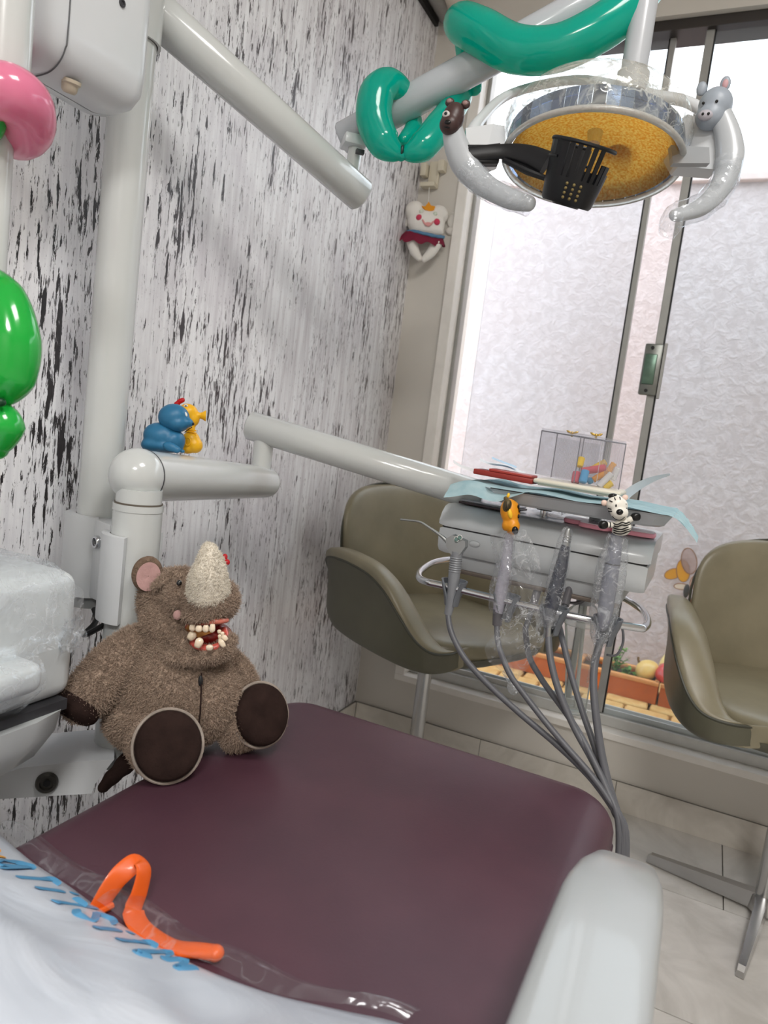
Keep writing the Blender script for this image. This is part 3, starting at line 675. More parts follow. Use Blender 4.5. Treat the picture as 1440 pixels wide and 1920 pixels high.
# silhouette of the bag's far edge, on the seat
edge_px = [(-36, 1540), (-18, 1550), (0, 1562), (60, 1612), (130, 1658), (200, 1710), (270, 1756), (340, 1793), (420, 1828), (520, 1862), (640, 1890), (760, 1918), (900, 1985)]
far = spline([PZ(x, y, SZ+.012) for x, y in edge_px], 6)
NB = len(far)
def bag_pt(i, j):
    f_ = far[min(int(i*(NB-1)+.5), NB-1)]
    inward = V((.015+.02*i, -.36-.05*i, 0))
    k = j
    h = .012+.10*(1-(1-min(k*1.6, 1))**2)*(.55+.45*math.sin(i*2.6+.3)) - .05*max(0, k-.7)/.3
    p = f_+inward*k
    wr = mnoise.noise(V((p.x*9+3, p.y*14, 1)))*.016*min(1, k*4) + .010*math.sin(p.x*40+p.y*70+4*mnoise.noise(V((p.x*6, p.y*6, 4))))*min(1, k*3)*.4
    return V((p.x, p.y, SZ+h+wr-.002))
bg = thing('plastic_bag', PZ(60, 1900, SZ), 'crumpled white plastic bag with blue print in the near left corner', 'bag')
b = MB().grid(bag_pt, 72, 30)
n0 = len(b.v); 
b2 = MB().grid(lambda i, j: (lambda p: V((p.x, p.y, SZ+.004)))(bag_pt(i, j)), 72, 30)
bag = MB(); bag.v = b.v+b2.v; bag.f = b.f+[tuple(q+n0 for q in f)[::-1] for f in b2.f]
W_ = 73
for i in range(72): bag.f.append((i, i+1, n0+i+1, n0+i)); q = 30*W_; bag.f.append((q+i, q+i+1, n0+q+i+1, n0+q+i))
for j in range(30): bag.f.append((j*W_, (j+1)*W_, n0+(j+1)*W_, n0+j*W_)); bag.f.append((j*W_+72, (j+1)*W_+72, n0+(j+1)*W_+72, n0+j*W_+72))
part('bag_film', bag, m_bag(), bg, ang=70)
# clear sealed hem along the far edge
def hem(i, j):
    f_ = far[min(int((.12+.80*i)*(NB-1)+.5), NB-1)]
    return f_+V((.035, .048, 0))*j*(.35+.3*math.sin(i*3.1))+V((0, 0, .002+.006*math.sin(j*3.1)+.003*math.sin(i*22)))
part('clear_hem', MB().grid(hem, 60, 5), film('hem_film', .10, 20), bg, label='clear hem of the bag')
# blue lettering and orange mark: brush strokes lying on the film
M_ink = mat('blue_print', (84, 150, 192), .4); M_oi = mat('orange_print', (236, 168, 60), .4)
def on_bag(i, j): 
    p = bag_pt(i, j); return p+V((0, 0, .0006))
def stroke(pts, r, m_):
    P_ = spline([on_bag(*q) for q in pts], 5); return part('printed_stroke', MB().tube(P_, r, 8, sx=.12, up=V((0, 0, 1)), round_ends=True), m_, bg)
def glyph(ci, cj, kind, s_=1.):
    a = .010*s_; c_ = .055*s_
    G = {'a': [[(1, -1), (0, -1.3), (-1, -.6), (-1, .6), (0, 1.2), (1, .6), (1, -1.2)], [(1, -1), (1.2, 1.4)]], 'r': [[(-.8, -1.2), (-.8, 1.2)], [(-.8, -.2), (0, -1), (1, -1)]], 'i': [[(0, -.4), (0, 1.2)], [(0, -1.5), (0.1, -1.45)]],
         's': [[(1, -1), (0, -1.3), (-.9, -.7), (0, 0), (.9, .7), (0, 1.3), (-1, 1)]], 't': [[(0, -1.8), (0, 1), (.8, 1.2)], [(-.9, -.8), (.9, -.8)]], 'l': [[(0, -2), (0, 1.3)]], 'c': [[(1, -.9), (0, -1.3), (-1, 0), (0, 1.3), (1, .9)]], '~': [[(-2, .2), (-.8, -.8), (.6, .6), (2, -.4)]]}
    for stq in G[kind]: stroke([(ci+x*a*.55, cj+y_*c_*.5) for x, y_ in stq], .0033*s_, M_ink)
for (i_, j_, k_) in [(.275, .10, 'a'), (.325, .09, 'r'), (.365, .09, 'i'), (.40, .10, 't'), (.445, .09, 's'), (.49, .09, 'i'), (.53, .08, 'r'), (.575, .09, 'c'), (.62, .08, '~')]: glyph(i_, j_, k_, 1.55)
for q in ([(.225, .14), (.235, .10), (.245, .14), (.255, .10)], [(.222, .19), (.234, .15), (.248, .18)]): stroke(q, .0042, M_oi)
# ================================================================== UNIT POST (lamp post, housing, clamp, column, bracket)
M_post = mat('post_enamel', (204, 207, 206), .2, coat=.5, var=.02, vscale=3)
PXp, PYp, PR = -.9, .858, .0325
CXc, CYc, CR = -.781, .822, .0365
up_ = thing('unit_post', (PXp, PYp, .40), 'white enamel unit post with clamp and control housing against the patterned wall', 'post')
part('lamp_post', MB().cyl((PXp, PYp, .80), (PXp, PYp, 1.70), PR, seg=32), M_post, up_)
part('post_collar', MB().cyl((PXp, PYp, 1.585), (PXp, PYp, 1.605), PR+.0015, seg=32), mat('pale_grey_ring', (190, 192, 192), .4), up_)
part('column', MB().cyl((CXc, CYc, .48), (CXc, CYc, .885), CR, seg=32).cyl((CXc, CYc, .882), (CXc, CYc, .892), CR+.001, seg=32), M_post, up_)
part('column_seam', MB().cyl((CXc, CYc, .8915), (CXc, CYc, .8945), CR*.97, seg=32), mat('seam_brown', (96, 88, 78), .6), up_)
# clamp: two curved shells round post and column
def shell(cx_, cy_, r0, r1, z0, z1, a0, a1, seg=20):
    b = MB(); pr = []
    for k in range(seg+1):
        a = math.radians(a0+(a1-a0)*k/seg); pr.append((cx_+r1*math.cos(a), cy_+r1*math.sin(a)))
    for k in range(seg, -1, -1):
        a = math.radians(a0+(a1-a0)*k/seg); pr.append((cx_+r0*math.cos(a), cy_+r0*math.sin(a)))
    return b.prism([V((x, y, z0)) for x, y in pr], (0, 0, z1-z0))
cz0, cz1 = .725, .855
ax = V((CXc-PXp, CYc-PYp, 0)); ang = math.degrees(math.atan2(ax.y, ax.x)); nrm_ = V((ax.y, -ax.x, 0)).normalized()
cl_ = part('clamp', shell(PXp, PYp, PR+.001, PR+.018, cz0, cz1, ang+25, ang+335), M_enam2, up_, ang=30)
mid = V(((PXp+CXc)/2, (PYp+CYc)/2, (cz0+cz1)/2)); Rz = Matrix.Rotation(math.radians(ang), 3, 'Z')
part('clamp_web', MB().box(mid, (.058, .052, cz1-cz0-.002), Rz, .004), M_enam2, up_)
part('clamp_shell', shell(CXc, CYc, CR+.001, CR+.013, cz0-.012, cz1-.010, ang+95, ang+312), M_enam2, up_, ang=30)
part('clamp_base', MB().cyl((PXp, PYp, cz0-.02), (PXp, PYp, cz0), PR+.008, seg=28), mat('clamp_base_grey', (140, 142, 142), .4), up_)  # plain mid-grey ring below the clamp
sp_ = PX(182, 1007, 0) if False else None
sv = mid+V((nrm_.x, nrm_.y, 0))*.0275+V((-.004, 0, .03))
scr = part('clamp_screw', MB().lathe([(.0105, -.004), (.0105, .002), (.009, .004), (.0065, .004), (.006, .001), (0, .001)], sv, nrm_, 18), M_chrome, up_)
part('hex_socket', MB().lathe([(.0052, .0012), (0, .0012)], sv, nrm_, 6), M_dark, scr)
part('cable', MB().tube(spline([(PXp+.02, PYp-.02, cz0-.01), (PXp+.045, PYp-.03, cz0-.035), (CXc-.06, CYc-.03, cz0-.048), (CXc-.03, CYc-.03, cz0-.03), (CXc-.01, CYc-.02, cz0-.012)], 6), .0045, 8), M_dark, up_)
# housing at the top of the post
def housing():
    b = MB(); rings = []
    x0, x1, y0, y1 = -.885, -.795, .615, .797
    for z, ins in [(1.434, .045), (1.437, .026), (1.449, .010), (1.466, .002), (1.49, 0), (2.02, 0), (2.035, .01), (2.04, .03)]:
        r = max(.03-ins*.3, .012); pts = []
        for (cx_, cy_, a0) in [(x1-ins-r, y1-ins-r, 0), (x0+ins*.3+r, y1-ins-r, 90), (x0+ins*.3+r, y0+ins+r, 180), (x1-ins-r, y0+ins+r, 270)]:
            for k in range(7):
                a = math.radians(a0+15*k); pts.append(V((cx_+r*math.cos(a), cy_+r*math.sin(a), z)))
        rings.append(pts)
    return b.rings(rings)
hs = part('control_housing', housing(), M_enam2, up_, ang=45, label='rounded white control housing')
part('housing_seam', MB().tube(spline([(-.7945, .652, 2.0), (-.7945, .652, 1.6), (-.7945, .652, 1.48), (-.797, .652, 1.462), (-.806, .652, 1.447), (-.825, .652, 1.436), (-.86, .652, 1.433)], 5), .0009, 6), mat('seam_grey', (92, 94, 96), .6), hs)
q = V((-.822, .683, 1.438)); part('cable_grommet', MB().lathe([(.0, -.012), (.007, -.012), (.0095, -.009), (.0105, -.002), (.013, 0), (.013, .004)], q, (.25, -.1, 1), 18), mat('beige_rubber', (196, 184, 164), .5), hs)
q = PX(229, 6, -.7945); part('housing_screw', MB().lathe([(.005, -.001), (.005, .0015), (.003, .0015), (.0025, 0), (0, 0)], q, (1, 0, 0), 14), M_dgrey, hs)
# bracket below, with bolt

def on_plane(px, py, p0, n):
    r = ray(px, py); return CAM+r*((V(p0)-CAM).dot(V(n))/r.dot(V(n)))
bA, bD = PZ(-60, 1502, .462), PZ(172, 1488, .462)
bn = (bD-bA).cross(V((0, 0, 1))).normalized()
bpts = [bA, bD, on_plane(178, 1470, bA, bn), on_plane(214, 1424, bA, bn), on_plane(150, 1428, bA, bn), on_plane(39, 1440, bA, bn), on_plane(-60, 1500-28, bA, bn)]
for q_ in bpts[1:]: pass
br = part('bracket', MB().prism(bpts, -bn*.105), M_enam2, up_, False, label='white bracket arm with a bolt')
bq = on_plane(88, 1466, bA, bn)+bn*.0005
bolt = part('bolt', MB().lathe([(.0155, 0), (.0155, .004), (.0135, .007), (.0095, .007), (.009, .003), (0, .003)], bq, bn, 24), mat('bolt_steel', (84, 82, 78), .35, .8), br)
part('hex_socket', MB().lathe([(.0055, .0045), (0, .0045)], bq, bn, 6), M_dark, bolt)

# ================================================================== SPITTOON UNIT at the left edge, wrapped in film
st_ = thing('spittoon_unit', (-.82, .45, .5), 'white spittoon cabinet wrapped in clear film at the left edge', 'dental cabinet')
M_cab = mat('cabinet_white', (212, 217, 218), .3, coat=.2, var=.02)
sb = part('upper_body', MB().bx(-.985, -.722, .26, .672, .648, .818, .022, 4), M_cab, st_)
part('lower_body', MB().rings([[V((x, y, z)) for (x, y) in [(-.975, .28), (-.715-i_, .28), (-.705-i_, .31), (-.705-i_, .60-i_), (-.715-i_, .645-i_), (-.76-i_, .668-i_), (-.975, .668-i_)]] for z, i_ in [(.545, .07), (.552, .045), (.575, .02), (.61, .004), (.638, 0)]]), mat('cabinet_grey_white', (206, 210, 211), .3, coat=.2), st_, ang=50)
part('gap', MB().bx(-.97, -.716, .28, .655, .636, .650), M_dgrey, st_, False)
part('drip_ledge', MB().bx(-.74, -.676, .2, .585, .690, .728, .014, 4), M_cab, st_)
def wrap(i, j):
    y = .25+.43*i
    pr = [(-.99, .822), (-.86, .825), (-.75, .824), (-.717, .806), (-.713, .775), (-.709, .745), (-.700, .728)]
    p = interp([V((a, 0, c)) for a, c in pr], j); w_ = mnoise.noise(V((y*30, j*9, 2)))*.006
    k = max(0, (i-.93)/.07)
    return V((p.x+w_*.5+(.0)*k, y-.012*k, p.z+.002+abs(w_)*.7-.03*k*(1-j)))
part('film_wrap', MB().grid(wrap, 60, 30), film('wrap_film', .26, 40), sb, label='wrinkled clear film')
def wrap2(i, j):
    y = .2+.38*i; a = math.radians(-60+150*(1-j)); 
    p = V((-.70+.030*math.cos(a)+(.0), y, .709+.026*math.sin(a))); w_ = mnoise.noise(V((y*25, j*7, 5)))*.004
    if j > .8: p += V((-.03, 0, -.03))*((j-.8)/.2)
    return p+V((abs(w_), 0, w_))
part('film_wrap', MB().grid(wrap2, 50, 16), film('wrap_film', .26, 40), st_)
# bunched film hanging down the far corner
def bunch(i, j):
    p = D(lerp(95, 148, i), lerp(1150, 1215, j)+12*math.sin(i*3.1), .915+.012*mnoise.noise(V((i*6, j*6, 3))))
    return p+mnoise.noise_vector(V((i*9, j*9, 1)))*.007
part('bunched_film', MB().grid(bunch, 22, 14), film('wrap_film', .26, 40), st_)

# ================================================================== BALLOON POLE at the far left
lp = thing('balloon_pole', D(-8, 300, .80), 'slim white pole wrapped in pink and green balloons at the left edge', 'pole')
q = D(2, 260, .80)
part('pole', MB().cyl((q.x, q.y, .40), (q.x, q.y, 1.62), .0135, seg=20), M_post, lp)
part('pole_sleeve', MB().cyl((q.x+.0, q.y, 1.385), (q.x, q.y, 2.0), .026, seg=24), M_post, lp)
part('pole_foot', MB().bx(q.x-.06, q.x+.02, q.y-.04, q.y+.04, .395, .42, .004), M_enam2, lp)
def balloon_mat(name, col, trans=.25):
    t = NT(name); b = t.b; c = srgb(col); b.inputs['Base Color'].default_value = (*c, 1); b.inputs['Roughness'].default_value = .16; b.inputs['Coat Weight'].default_value = .6; b.inputs['Coat Roughness'].default_value = .05
    v = t.coord(); t.l(t.mix(t.ramp(t.noise(v, 8, 3, .5), [(.3, 0.), (.7, 1.)]), tuple(x*.93 for x in c), tuple(min(1, x*1.06) for x in c)), b.inputs['Base Color'])
    tl = t.n('ShaderNodeBsdfTranslucent'); tl.inputs[0].default_value = (*[min(1, x*1.1) for x in c], 1); mx = t.n('ShaderNodeMixShader'); mx.inputs[0].default_value = trans
    t.l(t.b.outputs[0], mx.inputs[1]); t.l(tl.outputs[0], mx.inputs[2]); t.l(mx.outputs[0], t.out.inputs[0]); return t.m
M_pinkb = balloon_mat('pink_latex', (240, 138, 172)); M_greenb = balloon_mat('green_latex', (34, 188, 72)); M_teal = balloon_mat('teal_latex', (4, 198, 178), .5)
def sausage(pts, r, n=8, seg=20, closed=False): return MB().tube(spline(pts, n, closed), r, seg, closed, round_ends=not closed)
pb = thing('pink_balloon', q+V((0, 0, .45)), 'pink modelling balloon curled round the slim left pole', 'balloon')
def qd(px, py, dd): return D(px, py, .80+dd)
part('ring', sausage([qd(-58, 215, -.01), qd(-30, 178, -.045), qd(10, 172, -.052), qd(45, 195, -.03), qd(53, 235, .0), qd(35, 255, .025), qd(0, 250, .045)], [.024, .027, .029, .030, .028, .026, .022], 8), M_pinkb, pb, ang=80)
part('loop', sausage([qd(-40, 60, .05), qd(-5, 88, .055), qd(26, 96, .05), qd(38, 60, .06), qd(10, 30, .055)], [.012, .014, .013, .014, .012]), M_pinkb, pb, ang=80)
gb = thing('green_balloon', q+V((0, 0, .1)), 'glossy green modelling balloon twisted round the slim left pole', 'balloon')
part('bubble', sausage([qd(-40, 510, -.02), qd(5, 560, -.045), qd(24, 640, -.05), qd(16, 705, -.045), qd(-6, 742, -.04)], [.012, .024, .028, .027, .016]), M_greenb, gb, ang=80)
part('bubble', sausage([qd(-6, 770, -.04), qd(2, 800, -.04), qd(-8, 838, -.035)], [.016, .024, .014]), M_greenb, gb, ang=80)
part('bubble', sausage([qd(-45, 245, -.02), qd(-16, 240, -.028), qd(0, 205, -.03), qd(-3, 215, -.0)], [.012, .013, .009, .006]), M_greenb, gb, ang=80)
part('twist_knot', MB().ell(qd(0, 754, -.062), (.006, .006, .005)), mat('dark_green_latex', (8, 60, 30), .4), gb)

# ================================================================== LAMP ARM
la = thing('lamp_arm', (PXp, PYp, 1.5), 'jointed white lamp arm from the post to the dental lamp', 'arm')
A0 = D(268, 2, 1.10); A1 = D(678, 368, 1.40)
part('lower_tube', MB().cyl(A0, A1, .0335, .032, 32, .004), M_post, la, ang=50)
part('swivel_hub', MB().cyl((PXp, PYp, 1.585), (PXp, PYp, 1.77), PR+.006, seg=28), M_post, la)
J0 = D(657, 330, 1.37); J1 = D(668, 262, 1.37)
part('joint_pin', MB().cyl(D(660, 322, 1.372), D(669, 258, 1.372), .0135, seg=20), M_post, la)
part('joint_bracket', MB().box(D(663, 268, 1.372), (.044, .05, .02), frame_from((0, 0, 1), (.75, .66, 0)), .004), M_enam2, la)
part('bracket_slot', MB().box(D(675, 285, 1.352), (.016, .01, .008), frame_from((0, 0, 1), (.75, .66, 0)), .001), M_dgrey, la)
B0 = D(640, 262, 1.40); B1 = D(1265, -82, 1.21)
part('upper_tube', MB().cyl(B0, B1, .0305, .0305, 32, .004), mat('upper_tube_grey_white', (190, 194, 200), .22, coat=.4), la, ang=50)
part('tube_button', MB().ell(on_plane(1101, 30, D(1101, 30, 1.222), FWD), (.005, .005, .005)), M_enam2, la)
L0 = D(1186, 150, 1.19)
vtop = V((L0.x, L0.y, 1.86))
part('drop_tube', MB().cyl((L0.x, L0.y, 1.63), vtop, .0215, seg=28), mat('upper_tube_grey_white', (190, 194, 200), .22), la)
part('drop_collar', MB().cyl((L0.x, L0.y, 1.655), (L0.x, L0.y, 1.692), .0265, seg=28, bev=.003), mat('pale_grey_ring', (190, 192, 192), .4), la)
part('drop_seam', MB().cyl((L0.x, L0.y, 1.652), (L0.x, L0.y, 1.655), .0255, seg=28), M_dgrey, la)
part('drop_sleeve', MB().cyl((L0.x, L0.y, 1.565), (L0.x, L0.y, 1.652), .0285, .0265, 28), mat('upper_tube_grey_white', (190, 194, 200), .22), la)

# teal balloons on the lamp arm
def bd(px, py, dd=0):           # depth of the upper tube near that pixel column
    u_ = (px-640)/(1265-640); return D(px, py, lerp(1.40, 1.21, u_)+dd)
tb = thing('teal_balloon', bd(760, 220), 'teal modelling balloon knotted round the lower end of the lamp arm', 'balloon')
part('bubble', sausage([bd(752, 292, -.055), bd(722, 270, -.062), bd(702, 225, -.066), bd(706, 178, -.066), bd(728, 158, -.05), bd(752, 172, -.02), bd(768, 205, .03)], [.010, .030, .034, .033, .028, .023, .02]), M_teal, tb, ang=80)
part('bubble', sausage([bd(756, 290, -.052), bd(790, 276, -.042), bd(826, 235, -.015), bd(860, 188, .03), bd(872, 172, .045)], [.010, .027, .028, .024, .015]), M_teal, tb, ang=80)
part('bubble', sausage([bd(757, 262, -.02), bd(775, 245, .015), bd(780, 225, .035)], [.012, .019, .012]), M_teal, tb, ang=80)
part('twist_knot', MB().ell(bd(754, 282, -.062), (.004, .005, .010)), mat('dark_teal_latex', (4, 52, 44), .4), tb)
tb2 = thing('teal_balloon', bd(1000, 60), 'long teal modelling balloon draped across the top of the lamp arm', 'balloon')
part('bubble', sausage([bd(868, 58, .045), bd(862, 45, -.0), bd(872, 46, -.04), bd(905, 62, -.055), bd(965, 92, -.06), bd(1040, 92, -.06), bd(1110, 62, -.055), bd(1168, 22, -.045), bd(1215, -30, -.035), bd(1250, -60, -.02)], [.022, .030, .036, .038, .038, .037, .037, .037, .034, .024]), M_teal, tb2, ang=80)
part('bubble', sausage([bd(868, 80, .05), bd(880, 130, .05), bd(890, 165, .045)], [.016, .022, .014]), M_teal, tb2, ang=80)

# ================================================================== DENTAL LAMP HEAD
LD = 1.16; lc = D(1108, 303, LD)                       # centre of the opening
toc = (CAM-lc); toc.z = 0; toc.normalize()
LN = (V((0, 0, -1))*math.cos(math.radians(9))+toc*math.sin(math.radians(9))).normalized()   # where the lamp looks
LF = frame_from(-LN, RIGHT)                             # local: x right, z into the dome
LR = .135
dl = thing('dental_lamp', lc, 'dental operating lamp with gold reflector and two wrapped handles', 'lamp')
def m_gold():
    t = NT('gold_reflector'); b = t.b; b.inputs['Metallic'].default_value = .6; b.inputs['Roughness'].default_value = .30; v = t.coord()
    n = t.noise(v, 260, 2, .5); t.l(t.mix(t.ramp(n, [(.35, 0.), (.65, 1.)]), srgb((214, 146, 30)), srgb((255, 214, 120))), b.inputs['Base Color'])
    t.l(t.ramp(t.noise(v, 10, 3, .5), [(.4, (.12,)*3), (.7, (.42,)*3)]), b.inputs['Roughness'])
    t.bump(n, .8, .003)
    tl = t.n('ShaderNodeBsdfTranslucent'); t.l(t.mix(t.ramp(n, [(.35, 0.), (.65, 1.)]), srgb((240, 160, 20)), srgb((255, 216, 110))), tl.inputs[0])
    mx = t.n('ShaderNodeMixShader'); mx.inputs[0].default_value = .72; t.l(b.outputs[0], mx.inputs[1]); t.l(tl.outputs[0], mx.inputs[2]); t.l(mx.outputs[0], t.out.inputs[0]); return t.m
part('reflector', MB().lathe([(LR*.985, .003), (LR*.93, .016), (LR*.78, .031), (LR*.5, .043), (LR*.2, .049), (.001, .050)], lc, -LN, 48, RIGHT), m_gold(), dl, ang=80, label='gold speckled reflector bowl')
part('glass_dome', MB().lathe([(LR*1.045, .0), (LR*1.09, .016), (LR*1.12, .038), (LR*1.08, .062), (LR*.95, .084), (LR*.72, .100), (LR*.4, .108), (.001, .110)], lc, -LN, 56, RIGHT), film('frosted_dome', .62, 30, .10, (226, 228, 222)), dl, ang=80, label='clear frosted outer dome')
# mirrored facets round the skirt
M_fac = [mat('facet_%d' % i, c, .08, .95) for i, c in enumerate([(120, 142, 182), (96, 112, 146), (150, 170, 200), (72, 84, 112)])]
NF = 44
for k in range(NF):
    a0 = 2*math.pi*k/NF; a1 = 2*math.pi*(k+.96)/NF
    f = MB()
    for lvl, (r0, z0, r1, z1) in enumerate([(LR*1.03, .003, LR*1.035, .020), (LR*1.035, .021, LR*1.02, .036)]):
        P4 = [lc+LF@V((r*math.cos(a), r*math.sin(a), z)) for (r, a, z) in ((r0, a0, z0), (r0, a1, z0), (r1, a1, z1), (r1, a0, z1))]
        out = LF@V((math.cos((a0+a1)/2), math.sin((a0+a1)/2), .2)); f.prism(P4, out*.0015)
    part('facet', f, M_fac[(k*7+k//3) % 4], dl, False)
part('rim', MB().tube([lc+LF@V(((LR*1.045)*math.cos(a), (LR*1.045)*math.sin(a), -.001)) for a in [2*math.pi*k/72 for k in range(72)]], .0052, 10, closed=True), mat('clear_rim', (216, 216, 212), .2, trans=.5, var=.1, vscale=90, bump=.6, bscale=160), dl)
part('front_shield', MB().lathe([(LR*1.02, .0), (LR*.9, -.003), (LR*.5, -.0065), (.001, -.008)], lc, -LN, 48, RIGHT), clear('lamp_shield', .05, (246, 240, 226), .08), dl, ang=80)
part('bulb_socket', MB().cyl(lc+LF@V((0, 0, .03)), lc+LF@V((0, 0, .05)), .010, .013), M_chrome, dl)
# yoke from the drop tube to both sides
yk = [D(1186, 172, 1.19), D(1225, 180, 1.18), D(1285, 190, 1.165), D(1322, 215, 1.15), D(1330, 255, 1.14)]
part('yoke', MB().tube(spline(yk, 6), [.012, .010, .009, .010, .012], 14), M_enam2, dl)
yk2 = [D(1180, 168, 1.20), D(1080, 150, 1.27), D(960, 175, 1.27), D(900, 225, 1.18), D(880, 262, 1.14)]
part('yoke', MB().tube(spline(yk2, 6), [.010, .008, .008, .009, .012], 14), M_enam2, dl)
def handle(side):
    if side < 0:
        blk = [D(873, 240, 1.10), D(925, 232, 1.13), D(946, 236, 1.14), D(948, 262, 1.14), D(936, 300, 1.12), D(905, 312, 1.10), D(876, 286, 1.09)]
        path = [D(848, 240, 1.095), D(856, 275, 1.09), D(876, 315, 1.085), D(910, 348, 1.075), D(955, 372, 1.06), D(992, 382, 1.05)]
        panel = [D(875, 276, 1.084), D(938, 268, 1.10), D(934, 306, 1.095), D(890, 306, 1.08)]
    else:
        blk = [D(1262, 232, 1.14), D(1290, 214, 1.12), D(1345, 232, 1.09), D(1358, 262, 1.085), D(1345, 318, 1.085), D(1272, 312, 1.12), D(1258, 286, 1.13)]
        path = [D(1352, 215, 1.085), D(1366, 260, 1.08), D(1368, 305, 1.075), D(1352, 350, 1.065), D(1315, 388, 1.055), D(1268, 404, 1.045)]
        panel = [D(1258, 272, 1.108), D(1330, 276, 1.072), D(1331, 306, 1.072), D(1262, 306, 1.106)]
    hb = part('handle_mount', MB().prism(blk, FWD*.03), M_enam2, dl, False)
    part('mount_panel', MB().prism(panel, FWD*.012), mat('panel_black', (20, 22, 30), .4) if side < 0 else mat('panel_grey', (168, 171, 174), .4), hb, False)
    hd_ = part('handle', MB().tube(spline(path, 7), [.0135, .016, .018, .016, .014, .013, .010], 18, round_ends=True, sx=1.15, sy=.85), mat('handle_grey_white', (178, 182, 186), .3, coat=.2), dl, ang=70)
    fp = path[2:] if side < 0 else path[2:]+[D(1256, 425, 1.04), D(1248, 440, 1.04)]
    fl_ = MB().tube(spline(fp, 8), [.0205, .0195, .019, .018, .017, .017] if side < 0 else [.0205, .021, .02, .019, .018, .015, .012], 18, cap=False)
    fl_.jitter(.0035, 70); part('film_sleeve', fl_, film('sleeve_film', .20, 60), hd_, label='clear film sleeve')
handle(-1); handle(1)

# animal toppers
def toy_head(name, label, c0, s_, R, body, col, extra):
    t = thing(name, c0, label, 'toy'); m_ = mat(name+'_vinyl', col, .4, var=.05, vscale=20)
    b = MB()
    for (x, y, z, rx, ry, rz) in body: b.ell(c0+R@(V((x, y, z))*s_), (rx*s_, ry*s_, rz*s_), R)
    hd2 = part('head', blob(b, ORG[t], .0022, 4), m_, t)
    for (nm, x, y, z, rx, ry, rz, mm) in extra: part(nm, MB().ell(c0+R@(V((x, y, z))*s_), (rx*s_, ry*s_, rz*s_), R, seg=14, rg=8), m_ if mm is None else mm, hd2)
    return t
MW, MK = mat('paint_white', (240, 238, 234), .4), mat('paint_black', (14, 13, 14), .3)
Rb = SCR @ Matrix.Rotation(math.radians(-18), 3, 'Z') @ Matrix.Rotation(math.radians(-20), 3, 'Y')
toy_head('bear_topper', 'brown bear head topper on the left lamp handle', D(849, 223, 1.085), .0178, Rb, [(0, 0, 0, .98, 1.45, .95), (0, -.7, .25, .9, .85, .85)], (66, 46, 44),
         [('ear', -.75, 1.42, 0, .42, .4, .28, None), ('ear', .72, 1.38, 0, .42, .4, .28, None), ('inner_ear', -.75, 1.42, .2, .24, .22, .14, mat('bear_inner', (150, 120, 116), .5)), ('inner_ear', .72, 1.38, .2, .24, .22, .14, mat('bear_inner', (150, 120, 116), .5)),
          ('eye_white', -.28, -.25, 1.0, .34, .30, .16, mat('paint_grey_white', (196, 190, 188), .4)), ('pupil', -.26, -.28, 1.13, .15, .15, .09, MK), ('nose', .1, -.95, 1.05, .3, .2, .12, MK), ('mouth', .1, -1.3, .85, .3, .06, .1, MK)])
Rp = SCR @ Matrix.Rotation(math.radians(-10), 3, 'Z') @ Matrix.Rotation(math.radians(-22), 3, 'Y') @ Matrix.Rotation(math.radians(10), 3, 'X')
toy_head('pig_topper', 'pale grey pig head topper on the right lamp handle', D(1339, 203, 1.09), .0225, Rp, [(.05, .15, 0, 1.12, 1.2, 1.0), (-.15, -.6, .25, .98, .9, .85)], (150, 158, 168),
         [('ear', -1.0, 1.25, .1, .34, .48, .16, None), ('ear', .45, 1.48, .1, .34, .5, .16, None), ('inner_ear', .45, 1.44, .2, .2, .32, .1, mat('pig_pink', (190, 150, 154), .5)), ('snout', -.42, -.78, .95, .5, .36, .26, mat('pig_snout', (172, 168, 176), .45)),
          ('eye', -.7, .02, .88, .1, .1, .08, MK), ('eye', .12, .05, 1.0, .1, .1, .08, MK), ('nostril', -.6, -.78, 1.18, .09, .1, .06, MK), ('nostril', -.25, -.78, 1.21, .09, .1, .06, MK)])

# ================================================================== BLACK CUP HOLDER hooked on the lamp's left mount
ch = thing('cup_holder', D(1075, 330, 1.04), 'black slotted plastic cup holder clipped below the lamp', 'cup holder')
M_bk = mat('black_plastic', (9, 10, 15), .42)
cb, ct = D(1060, 384, 1.03), D(1086, 294, 1.03)
cax = (ct-cb).normalized()+FWD*.12*0; cax = (ct-cb+FWD*-.035).normalized(); CH = (ct-cb).length
CFm = frame_from(cax, RIGHT)
r0, r1 = .037, .047
def cp(a, h, dr=0): return cb+CFm@V(((lerp(r0, r1, h)+dr)*math.cos(a), (lerp(r0, r1, h)+dr)*math.sin(a), h*CH*1.1))
b = MB(); b.lathe([(.001, -.001), (r0*.5, -.002), (r0*.55, .0), (r0*.92, .0), (r0, .004), (lerp(r0, r1, .42), .42*CH*1.1)], cb, cax, 40, RIGHT)
b.lathe([(lerp(r0, r1, .42)-.0022, .42*CH*1.1), (r0-.002, .004), (.001, .004)], cb, cax, 40, RIGHT)
part('cup', b, M_bk, ch, ang=50)
nb = 26
for k in range(nb):                                                   # upright bars, a bite missing on the right side
    a = 2*math.pi*k/nb; deg = math.degrees(a) % 360
    top = .97
    if deg < 60 or deg > 330: top = .62
    elif 300 < deg <= 330: top = .74
    wdt = .60 if 232 < deg < 312 else 1.0
    a0, a1 = a-math.pi/nb*wdt, a+math.pi/nb*wdt
    f = MB(); f.add([cp(a0, .40), cp(a1, .40), cp(a1, top), cp(a0, top), cp(a0, .40, -.0022), cp(a1, .40, -.0022), cp(a1, top, -.0022), cp(a0, top, -.0022)], [(0, 1, 2, 3), (7, 6, 5, 4), (0, 4, 5, 1), (1, 5, 6, 2), (2, 6, 7, 3), (3, 7, 4, 0)])
    part('bar', f, M_bk, ch, False)
